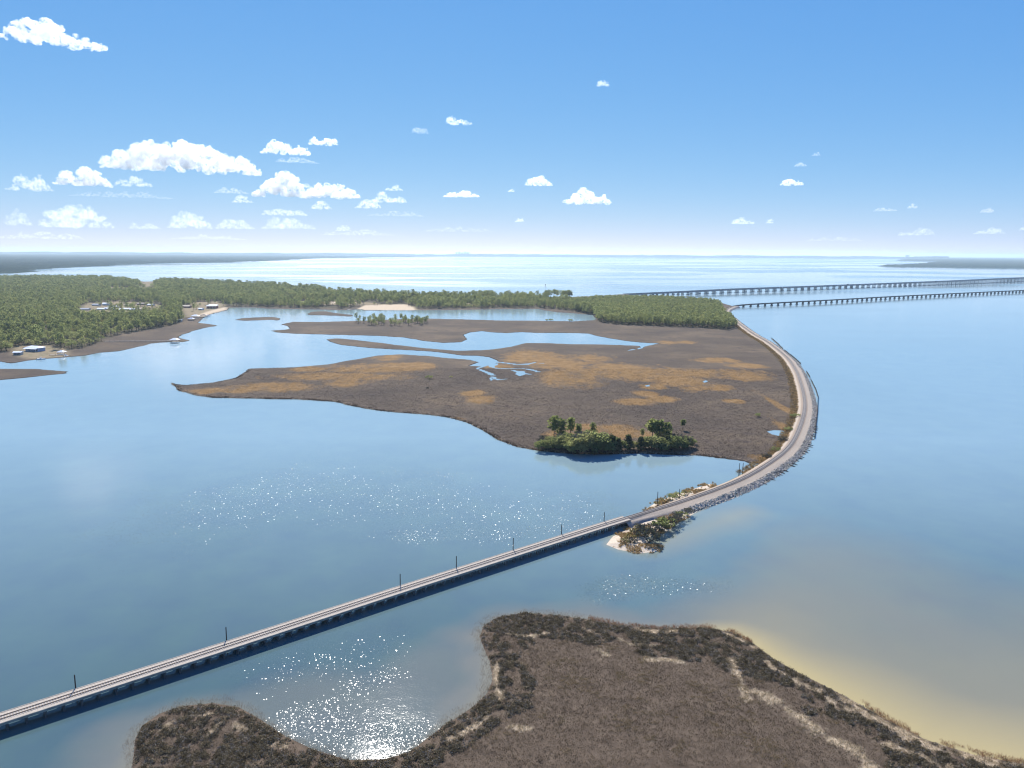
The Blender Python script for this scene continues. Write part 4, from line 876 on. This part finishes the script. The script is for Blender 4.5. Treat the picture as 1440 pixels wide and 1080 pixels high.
def boat(px, pb, rz, L_, lab, hullm):
    o = empty('motor_boat', (*P(px, pb), 0), R(rz)); tag(o, lab, 'boat', 'small boats by the docks')
    W_ = L_*.34; V_ = []; F_ = []
    for i_, (f, wd, zz) in enumerate(((-.5,.9,.9),(-.2,1,.9),(.15,.92,1.0),(.36,.55,1.15),(.5,.03,1.3))):
        V_ += [(f*L_, -W_/2*wd, zz), (f*L_, -W_/2*wd*.7, -.1), (f*L_, W_/2*wd*.7, -.1), (f*L_, W_/2*wd, zz)]
        if i_: b = 4*(i_-1); F_ += [(b,b+4,b+5,b+1),(b+1,b+5,b+6,b+2),(b+2,b+6,b+7,b+3),(b+3,b+7,b+4,b)]
    F_ += [(0,1,2,3),(19,18,17,16)]; m = MB(); m.add(V_, F_); m.build('hull', hullm, o)
    m = MB(); m.box((-.02*L_,0,1.3), (L_*.12,W_*.4,.8)); m.build('console', WALL['white'], o)
    m = MB(); m.box((-.04*L_,0,2.5), (L_*.28,W_*.7,.1)); [m.tube((-.04*L_+a*L_*.12, b*W_*.3, .9), (-.04*L_+a*L_*.12, b*W_*.3, 2.46), .05, n=5) for a in (-1,1) for b in (-1,1)]; m.build('canopy', WALL['blue'], o)
    m = MB(); m.box((-.53*L_,0,.9), (.5,.5,1.2)); m.build('outboard_motor', M_dark, o)
boat(58, 505.3, 20, 8.5, 'white motor boat moored off the blue waterfront house', PAINT['white'])
boat(93, 501.2, 75, 6.5, 'small boat tied at the short dock near the blue house', PAINT['white'])
boat(293, 444.3, 40, 8, 'white boat moored by the brown roofed boathouse', PAINT['white'])
# vehicles and piles on the sandy lot
for px, pb, k, c, lab in ((424,426.0,'truck','white','white truck parked on the pale road across the lagoon'), (430,426.2,'car','dark','dark car parked beside the white truck across the lagoon')):
    x, y = P(px, pb, .6); o = empty('box_truck' if k == 'truck' else 'car', (x, y, .7), R(12)); tag(o, lab, k, 'vehicles across the lagoon')
    L_, W_, hh = (9, 2.5, 2.9) if k == 'truck' else (4.6, 1.9, 1.0)
    m = MB(); m.box((-.1*L_,0,.6+hh/2), (L_*.75,W_,hh)); m.build('body', PAINT[c], o); m = MB(); m.box((.38*L_ if k == 'truck' else -.05*L_,0,1.5 if k == 'truck' else 1.85), (L_*.2 if k == 'truck' else L_*.4,W_*.9,1.9 if k == 'truck' else .6)); m.build('cab', M_glass, o)
    for a in (-.35, .35):
        for b in (-1, 1): m = MB(); m.tube((a*L_, b*W_*.36, .45), (a*L_, b*W_*.48, .45), .45, n=10); m.build('wheel', M_tyre, o)
# channel marker out in the bay
x, y = P(767, 403); o = empty('channel_marker', (x, y, 0)); tag(o, 'lone dark channel marker standing in the far bay above the causeway pines', 'marker')
for a in range(3): m = MB(); m.tube((math.cos(a*2.1)*1.6, math.sin(a*2.1)*1.6, -1), (math.cos(a*2.1)*.4, math.sin(a*2.1)*.4, 5), .3); m.build('pile', M_dark, o)
m = MB(); m.box((0,0,5.6), (3.2,3.2,.4)); m.build('platform', M_dark, o); m = MB(); m.box((0,0,7.4), (2.6,.3,2.8)); m.build('board', M_dark, o)

# ------------------------------------------------------------------ far shores: low wooded land, one canopy sheet each
M_wood = leafmat('far wood canopy', [(.1, (.05,.075,.04)), (.5, (.085,.11,.055)), (.9, (.12,.14,.08))], .15)
def far_wood(poly, step, hgt, lab, seed, kindname='woods'):
    lo, hi = poly.min(0), poly.max(0); rng = np.random.default_rng(seed)
    xs_ = np.arange(lo[0], hi[0]+step, step); ys_ = np.arange(lo[1], hi[1]+step, step); X, Y = np.meshgrid(xs_, ys_)
    X = X+rng.uniform(-.35,.35,X.shape)*step; Y = Y+rng.uniform(-.35,.35,X.shape)*step; sd = sdist(X, Y, poly)+(fbm(X/(step*9), Y/(step*9), 3)-.5)*step*3
    Z = np.where(sd > 0, hgt*(.45+.55*rng.random(X.shape))*(.7+.6*fbm(X/(step*14)+seed, Y/(step*14), 3))*smooth(-.2*step, step*.8, sd)+.3, -2.)
    nx_, ny_ = len(xs_), len(ys_); i_ = np.arange(ny_-1)[:, None]*nx_+np.arange(nx_-1)[None]; Fc_ = np.stack([i_, i_+1, i_+nx_+1, i_+nx_], -1).reshape(-1, 4)
    V_ = np.stack([X, Y, Z], -1).reshape(-1, 3); Fc_ = Fc_[(V_[Fc_, 2] > 0).any(1)]; u = np.unique(Fc_); mp = np.full(len(V_), -1); mp[u] = np.arange(len(u))
    tag(link(kindname, npmesh(kindname, V_[u], mp[Fc_], False, [M_wood])), kind='stuff', label=lab)
def world(pts): return np.array(pts, float)
LH = np.vstack([PL([(-420,386),(0,382.5),(48,379),(75,377.3),(125,375.2),(175,371.6),(225,370.4),(287,369.6),(350,367.8),(400,365.6),(440,363.2),(500,362.4),(560,361.6),(628,360.6)]), PL([(628,360.3),(560,359.8),(480,359.3),(400,358.7),(300,358)]), world([(-12000,30000),(-26000,30000)])])
LHn = LH.copy(); 
far_wood(np.vstack([PL([(-420,386),(0,382.5),(48,379),(75,377.3),(125,375.2),(175,371.6),(225,370.4),(287,369.6),(350,367.8)]), world([(-4300,10800),(-9500,10800)])]), 26, 17, 'broad wooded headland across the bay on the left', 3)
far_wood(np.vstack([world([(-9500,10700),(-4300,10700)]), PL([(350,367.8),(400,365.6),(440,363.2),(500,362.4),(560,361.6),(628,360.8),(626,360.3),(560,359.8),(480,359.3),(400,358.7)]), world([(-11000,30000),(-24000,30000)])]), 70, 18, 'thin far point of the wooded headland reaching into the bay', 4)
far_wood(PL([(1234,374.3),(1262,375),(1305,375.6),(1370,376.4),(1440,377.2),(1600,379),(1600,368),(1440,367),(1330,366.5),(1300,371),(1265,373)]), 40, 17, 'nearer dark wooded point on the right beyond the bridges', 5)
far_wood(np.vstack([PL([(1262,367.3),(1300,367.5),(1600,369.5)]), world([(30000,36000),(20500,36000)]), PL([(1268,364.5)])]), 110, 20, 'farther wooded point on the right skyline', 6)
far_wood(PL([(-60,384.6),(20,384.2),(50,381.6),(38,379.6),(-60,380.5)]), 22, 3, 'low marsh spit in front of the left headland', 8)
V_ = []; F_ = []
def far_strip(y0, x0, x1, h, step, lab, seed):
    rng = np.random.default_rng(seed); xs_ = np.arange(x0, x1, step); k = len(xs_); hh = h*(.55+.8*fbm(xs_/900+seed, xs_*0+seed, 5)); yy = y0+1200*fbm(xs_/9000, xs_*0+3, 3)
    V_ = np.concatenate([np.stack([xs_, yy, 0*xs_-1], 1), np.stack([xs_, yy+60, hh], 1), np.stack([xs_, yy+900, hh*(.8+.3*rng.random(k))], 1), np.stack([xs_, yy+1500, 0*xs_-1], 1)]); i_ = np.arange(k-1)
    tag(link('woods', npmesh('woods', V_, np.concatenate([np.stack([i_+k*j, i_+1+k*j, i_+1+k*(j+1), i_+k*(j+1)], 1) for j in range(3)]), False, [M_wood])), kind='stuff', label=lab)
far_strip(23500, -24000, 14500, 78, 95, 'faint line of far shore along the horizon', 2)
M_tower = simple('pale tower facade', (.5,.5,.5), .8, .1, .02)
for k, (px, hh, ww) in enumerate(((642,165,60),(646,190,70),(650,150,90),(654,200,60),(658,170,100),(903,120,60),(1276,150,110))):
    dx = M3 @ Vector(((px-720)/1000, .18, -1)); yy = 24400; hh *= .8; o = empty('tower_block', (dx.x/dx.y*yy, yy, 0))
    tag(o, 'faint tower block on the far horizon, %s' % ('first from the left of the cluster','second from the left of the cluster','low one in the middle of the cluster','tallest of the cluster','rightmost of the cluster','alone beyond the far bay','above the right headland')[k], 'tower', 'towers on the horizon')
    m = MB(); m.box((0,0,hh/2), (ww, 50, hh)); m.build('facade', M_tower, o); m = MB(); m.box((ww*.1,0,hh+6), (ww*.4,25,12)); m.build('rooftop', M_tower, o)

# ------------------------------------------------------------------ clouds
def cloudmat(dens, size):
    dens *= .82 if dens*size > 5 else .42
    t = NT('cloud vapour'); v = t.n('VolumePrincipled'); v.inputs['Color'].default_value = (1,1,1,1); v.inputs['Anisotropy'].default_value = .35; tc = t.n('TexCoord'); nz = t.n('TexNoise', Scale=6.5/size, Detail=4, Roughness=.6); t.t.links.new(tc.outputs['Object'], nz.inputs['Vector'])
    t.set(v.inputs['Density'], t.math('MULTIPLY', t.ramp(nz.outputs['Fac'], [(.40, .0), (.68, 1.0)]), dens*1.6))
    t.t.links.new(v.outputs[0], t.out.inputs['Volume']); return t.m
def cloud(k, x0, x1, yt, yb, lab, tau=7.0, rag=1.0):
    rng = np.random.default_rng(1000+k); xc = (x0+x1)/2; d = M3 @ Vector(((xc-720)/1000, -(yb-540)/1000, -1)); el = d.z/math.hypot(d.x, d.y); dist = min(1250/max(el, .02), 60000.)
    q = math.hypot(d.x, d.y); bx, by = d.x/q*dist, d.y/q*dist; bz = H+el*dist; k_ = dist/1000/q*1.0
    W_ = (x1-x0)*k_*(.9 if abs(xc-720) < 400 else .86); h_ = (yb-yt)*k_; D_ = max(h_*.9, min(W_*.3, h_*1.3))
    bm = bmesh.new(); n = int(min(150, max(18, 20*W_/h_*1.4)))
    for i in range(n):
        f = (i+rng.uniform(.1,.9))/n*2-1; env = max(.15, (1-f*f)**.5)*(.35+1.0*vnoise(np.array([f*(1.2+W_/h_*.45)+k*3.3]), np.array([k*1.7]))[0]); env = min(env, 1)
        r_ = h_*rng.uniform(.08,.21)*(.45+.55*env); zt = max(r_*.6, (h_*env-r_)*rng.uniform(.05, 1)); yy = rng.uniform(-.5,.5)*D_*(1-f*f*.7)
        mt = Matrix.Translation((f*(W_/2-r_*.8), yy, zt)) @ Matrix.Diagonal((rng.uniform(1.1,1.8), 1.2, 1, 1)).to_4x4()
        bmesh.ops.create_icosphere(bm, subdivisions=2, radius=r_, matrix=mt)
    for v in bm.verts:
        if v.co.z < 0: v.co.z *= .2
    m1 = bpy.data.meshes.new('cloud'); bm.to_mesh(m1); bm.free(); o = bpy.data.objects.new('cloud', m1); COL.objects.link(o)
    rm = o.modifiers.new('r', 'REMESH'); rm.mode = 'VOXEL'; rm.voxel_size = max(h_/34, W_/260)
    for sc_, am in ((.26, .16), (.09, .10)):
        tx = bpy.data.textures.new('puffs', 'CLOUDS'); tx.noise_scale = h_*sc_; tx.noise_depth = 2
        dm = o.modifiers.new('d', 'DISPLACE'); dm.texture = tx; dm.strength = h_*am*rag; dm.mid_level = .5; dm.texture_coords = 'LOCAL'
    dg = bpy.context.evaluated_depsgraph_get(); m2 = bpy.data.meshes.new_from_object(o.evaluated_get(dg)); o.modifiers.clear(); o.data = m2; bpy.data.meshes.remove(m1)
    m2.materials.clear(); m2.materials.append(cloudmat(tau/h_, h_)); o.location = (bx, by, bz); o.rotation_euler = (0, 0, -math.atan2(bx, by)*1.0)
    m2.name = 'cloud'; tag(o, lab, 'cloud', 'small white clouds')
CL = [(0,153,25,62,'large white cloud high in the left corner of the sky'), (138,381,197,241,'longest white cloud in the left half of the sky',9), (75,160,229,261,'white heap of cloud joined to the left end of the longest cloud'), (8,76,243,268,'ragged low cloud at the left edge below the longest cloud',4), (160,217,246,262,'ragged cloud strip under the longest cloud',3),
 (365,440,194,217,'white cloud just right of the longest cloud'), (432,478,187,204,'small bright cloud above and right of the longest cloud'), (352,513,238,277,'wide heaped white cloud in the middle left of the sky',9), (325,357,273,285,'small tail cloud left of the wide heaped cloud',3), (515,575,269,285,'ragged pale cloud right of the wide heaped cloud',3.5), (540,568,259,268,'small pale puff above the ragged pale cloud',3), (497,538,280,293,'small pale cloud beneath the ragged pale cloud',4),
 (620,678,267,277,'flat thin bright cloud in the middle of the sky',6), (624,667,157,175,'small white cloud high in the middle of the sky',5), (577,604,177,188,'thin wisp high left of the small middle cloud',1.2), (736,779,246,261,'small rounded white cloud right of the middle of the sky',6), (792,861,263,287,'bright rounded cloud in the right middle of the sky',8), (790,801,279,285,'tiny puff left of the bright rounded cloud',3), (713,725,263,270,'tiny puff left of the small rounded cloud',3), (723,738,305,312,'tiny puff low over the bay in the middle',3.5),
 (838,858,108,121,'little ragged cloud high right of the middle',3), (1096,1131,248,261,'small flat bottomed white cloud on the right',6), (1116,1136,228,234,'thin wisp above the flat bottomed cloud',2), (1140,1155,214,219,'tiny wisp highest above the flat bottomed cloud',2), (1027,1063,305,315,'low pale pair of puffs right of the middle',3.5), (1077,1088,307,314,'tiny low puff right of the pale pair',2.5), (1227,1262,290,297,'thin pale wisp low on the right',1.6), (1275,1291,286,293,'tiny puff beside the thin pale wisp on the right',2.5), (1378,1398,292,299,'tiny flat cloud near the right edge',2.5), (1262,1316,319,331,'very pale low cloud far right over the headland',1.5), (1368,1413,319,329,'pale low cloud near the right edge of the horizon',2), (1433,1452,316,324,'pale puff cut by the right edge of the sky',2.5),
 (55,163,286,320,'broad pale heap of cloud low at the left',3), (8,46,291,317,'faint low cloud at the left edge',1.6), (232,302,294,321,'pale low cloud below the longest cloud',2.6), (302,360,308,322,'faint low strip right of the pale low cloud',1.6), (366,436,288,303,'pale cloud under the wide heaped cloud',2.5), (365,448,305,322,'faint low cloud over the left headland',1.4), (436,468,278,294,'small pale cloud under the right end of the wide heaped cloud',3.5), (470,496,316,325,'faint small puff low left of the middle',1.6), (180,228,311,322,'faint thin strip low on the left',1.2),
 (0,120,324,336,'faint long streak lying on the horizon at the far left',1.3), (96,250,268,278,'faint feathery streak below the heap left of the longest cloud',1.2), (236,352,326,337,'faint streak on the horizon below the pale low clouds',1.2), (446,560,322,331,'faint streak on the horizon left of the middle',1.0), (300,352,262,272,'feathery wisp left of the wide heaped cloud',1.3), (512,600,296,304,'thin feathery wisp beneath the ragged pale clouds',1.0), (385,452,220,229,'feathery wisp trailing under the right end of the longest cloud',1.4), (1130,1215,331,339,'faint streak on the horizon over the bridges',.9), (590,700,318,326,'very faint streak low in the middle of the sky',.8)]
for k, c in enumerate(CL): cloud(k, *c[:5], *(c[5:]))

# ------------------------------------------------------------------ air
m = MB(); hz_top = 215.0; m.box((0, 88000, (hz_top-2.5)/2), (250000, 190000, hz_top+2.5)); 
t = NT('haze air'); v = t.n('VolumePrincipled'); v.inputs['Color'].default_value = (.71,.87,1,1); v.inputs['Density'].default_value = HAZE; v.inputs['Anisotropy'].default_value = .3; t.t.links.new(v.outputs[0], t.out.inputs['Volume'])
hz_ = m.build('haze', t.m); tag(hz_, kind='stuff')

# ------------------------------------------------------------------ marsh grass, reeds and scrub (ground cover)
def blades(rng, xyz, k, hgt, wid, col, var, spread, leanf=.45):
    n = len(xyz); B = np.repeat(np.arange(n), k); m_ = len(B); a = rng.uniform(0, 6.28, m_); r_ = spread*np.sqrt(rng.random(m_))
    base = xyz[B]+np.stack([np.cos(a)*r_, np.sin(a)*r_, 0*a], 1); h_ = np.broadcast_to(hgt, (n,))[B]*rng.uniform(.55, 1.2, m_); b = rng.uniform(0, 6.28, m_); w_ = wid*rng.uniform(.6, 1.3, m_)
    side = np.stack([np.cos(b), np.sin(b), 0*b], 1)*w_[:, None]/2; l_ = rng.normal(0, leanf, (m_, 2))*h_[:, None]
    top = base+np.stack([l_[:,0], l_[:,1], h_], 1)
    V_ = np.stack([base-side, base+side, top], 1).reshape(-1, 3); c = np.broadcast_to(col, (n, 3))[B]*rng.uniform(1-var, 1+var, (m_, 1)); return V_, np.repeat(c, 3, 0)
def domes(rng, xyz, r, k, size, col, var):
    n = len(xyz); B = np.repeat(np.arange(n), k); m_ = len(B); d = rng.normal(size=(m_, 3)); d[:,2] = np.abs(d[:,2]); d /= np.linalg.norm(d, axis=1)[:, None]; rr = np.broadcast_to(r, (n,))[B]
    c = xyz[B]+d*(rr*rng.uniform(.5, 1.1, m_))[:, None]*np.array([1, 1, .95]); u = rng.normal(size=(m_, 3)); u /= np.linalg.norm(u, axis=1)[:, None]; v = np.cross(u, rng.normal(size=(m_, 3))); v /= np.linalg.norm(v, axis=1)[:, None]
    s1 = (size*rng.uniform(.5, 1.4, m_))[:, None]; V_ = np.stack([c-u*s1, c+u*s1, c+v*s1*1.3], 1).reshape(-1, 3)
    cc = np.broadcast_to(col, (n, 3))[B]*rng.uniform(1-var, 1+var, (m_, 1)); return V_, np.repeat(cc, 3, 0)
t = NT('marsh plants'); c = t.attr('tint', 'Color'); d = t.n('BsdfDiffuse', Color=c); tl = t.n('BsdfTranslucent', Color=c); mx = t.n('MixShader', Fac=.35)
t.t.links.new(d.outputs[0], mx.inputs[1]); t.t.links.new(tl.outputs[0], mx.inputs[2]); t.t.links.new(mx.outputs[0], t.out.inputs[0]); M_veg = t.m
def veg(name, parts, lab):
    V_ = np.vstack([p_[0] for p_ in parts]); C_ = np.vstack([p_[1] for p_ in parts]); me = npmesh(name, V_, np.arange(len(V_)).reshape(-1, 3), False, [M_veg]); attr(me, 'tint', C_, 'FLOAT_COLOR')
    tag(link(name, me), kind='stuff', label=lab)
rng = np.random.default_rng(77)
def lerp(a, b, f): return np.array(a)+(np.array(b)-np.array(a))*f[:, None]
N_ = 150000; X = rng.uniform(-112, 172, N_); Y = rng.uniform(116, 224, N_); h_, e_ = near_height(X, Y); sd = e_['edge']; sa = e_['sand']
pt = np.stack([X, Y, h_-.05], 1); pat = fbm(X/6, Y/6, 4); pat2 = fbm(X/2.2+50, Y/2.2, 3); big = fbm(X/18+9, Y/18, 3)
beltw = 4.5+11*smooth(.3, .65, big)+6*smooth(20, 70, X)+8*smooth(-35, -45, X)
belt = (sd > .6) & (sd < beltw) & (pat2+.5*pat > .62+.5*np.abs(big-.5)) & (sa < .35)
inner = (sd > 2) & ~belt & (sa < .5)
parts = []
i_ = np.where(belt)[0][:12000]; gz = rng.random(len(i_)); parts.append(domes(rng, pt[i_]-np.array([0,0,.1]), .35+.75*rng.random(len(i_)), 34, .16, lerp((.085,.066,.036), (.27,.22,.14), gz**1.4), .55))
i_ = np.where(belt)[0][12000:15500]; parts.append(domes(rng, pt[i_], .3+.6*rng.random(len(i_)), 26, .13, lerp((.22,.19,.16), (.32,.29,.25), rng.random(len(i_))), .35))
veg('marsh_scrub', parts, 'dark waist high scrub along the edges of the near marsh')
parts = []
i_ = np.where(inner)[0][:66000]; parts.append(blades(rng, pt[i_], 5, .26+.26*pat[i_], .09, lerp((.105,.076,.047), (.28,.21,.13), np.clip(pat2[i_]*1.5-.3+.3*(big[i_]-.5), 0, 1)), .35, .45, .5))
i_ = np.where((sa > .3) & (sd > .2))[0]; parts.append(blades(rng, pt[i_], 7, .5, .11, lerp((.36,.28,.17), (.58,.48,.33), rng.random(len(i_))), .25, .4, .6))
i_ = np.where((sd > .5) & (pat > .6) & (pat2 > .52))[0][:6000]; parts.append(blades(rng, pt[i_], 6, .5, .1, np.array((.33,.25,.14)), .3, .4, .6))
veg('marsh_grass', parts, 'short brown rush and straw tufts covering the near marsh')
N_ = 500000; X = rng.uniform(-115, 175, N_); Y = rng.uniform(126, 228, N_); sd = sdist(X, Y, NEAR); n_ = fbm(X/7, Y/7, 3)
keep = (sd < .5) & (sd > -6); X, Y, sd, n_ = X[keep], Y[keep], sd[keep], n_[keep]; pt = np.stack([X, Y, 0*X-.1], 1); parts = []
east = smooth(18, 34, X)
i_ = np.where((east > .5) & (sd > -2.6+1.8*(n_-.5)*2) & ((n_ > .38) | (X < 66)) & (np.abs(X-86) > 10) & (rng.random(len(X)) < np.clip(.75+sd*.25, .08, .7)))[0]; parts.append(blades(rng, pt[i_], 5, .75, .07, lerp((.20,.105,.06), (.34,.19,.11), rng.random(len(i_))), .3, .5, .22))
i_ = np.where((east <= .5) & (sd > -4.5*(n_*1.3)+.2) & (rng.random(len(X)) < np.clip(.5+sd*.11, .02, .45)))[0]; parts.append(blades(rng, pt[i_], 3, .6, .05, lerp((.19,.14,.10), (.36,.28,.2), rng.random(len(i_))), .3, .6, .25))
veg('reeds', parts, 'reddish brown reeds standing in the shallows round the near marsh')
# middle distance marsh: tufts and the ragged shore
N_ = 90000; X = rng.uniform(-330, 330, N_); Y = 410+330*rng.random(N_)**1.3; h_, e_ = main_height(X, Y); sd = e_['edge']; oc = e_['mask'][:, 0]; ok = (sd > .4) & (h_ > .3); X, Y, h_, sd, oc = [a[ok] for a in (X, Y, h_, sd, oc)]
pt = np.stack([X, Y, h_-.05], 1); pat = fbm(X/16, Y/24, 4); parts = []; r_ = rng.random(len(X))
colr = lerp((.085,.066,.058), (.17,.13,.105), np.clip(pat*1.7-.4+.3*(r_-.5), 0, 1)); ochre_ = (oc+2.2*(fbm(X/9, Y/14, 3)-.5) > .6) & (oc > .02); colr[ochre_] = lerp((.26,.155,.06), (.38,.25,.11), r_[ochre_])
parts.append(blades(rng, pt, 3, .5, .3, colr, .25, 1.2, .8))
N_ = 260000; X = rng.uniform(-330, 330, N_); Y = rng.uniform(410, 720, N_); sd = sdist(X, Y, MAIN); k_ = (sd > -.6) & (sd < 3.5) & (segdist(X, Y, RP[:, :2]) > 9); X, Y, sd = X[k_], Y[k_], sd[k_]; pat = fbm(X/5, Y/5, 3); r_ = rng.random(len(X))
pt = np.stack([X, Y, 0*X+.1], 1); parts.append(blades(rng, pt[:16000], 5, .9, .3, np.where((pat[:16000]+.25*r_[:16000] > .68)[:, None], np.array((.40,.31,.22)), np.array((.075,.05,.035))), .3, .6, .4))
X = []; 
for i in range(I_MARSH, I_BR-8):
    for _ in range(7):
        o = rng.uniform(-10.5, -5); f_ = rng.random()*3; X.append((RP[i,0]+T[i,0]*f_+NRM[i,0]*o, RP[i,1]+T[i,1]*f_+NRM[i,1]*o, np.interp(o, [-9.5,-4.4], [.3, 1.6])))
X = np.array(X); parts.append(blades(rng, X, 9, 1.1, .35, lerp((.13,.10,.05), (.40,.26,.11), rng.random(len(X))**1.0), .3, .9, .5))
bx_ = rng.uniform(45, 120, 30000); by_ = rng.uniform(262, 372, 30000); sd = np.maximum(sdist(bx_, by_, BAR), sdist(bx_, by_, BANK)+1); k_ = (sd > -1.2) & (fbm(bx_/5, by_/5, 3) > .5); pt = np.stack([bx_[k_], by_[k_], np.maximum(0, bar_height(bx_[k_], by_[k_])[0])], 1); parts.append(blades(rng, pt, 6, .8, .2, lerp((.24,.15,.06), (.50,.36,.17), rng.random(len(pt))), .3, .4, .45))
veg('marsh_tufts', parts, 'brown and ochre tufts scattered over the wide marsh inside the rail curve')
#@@NEXT
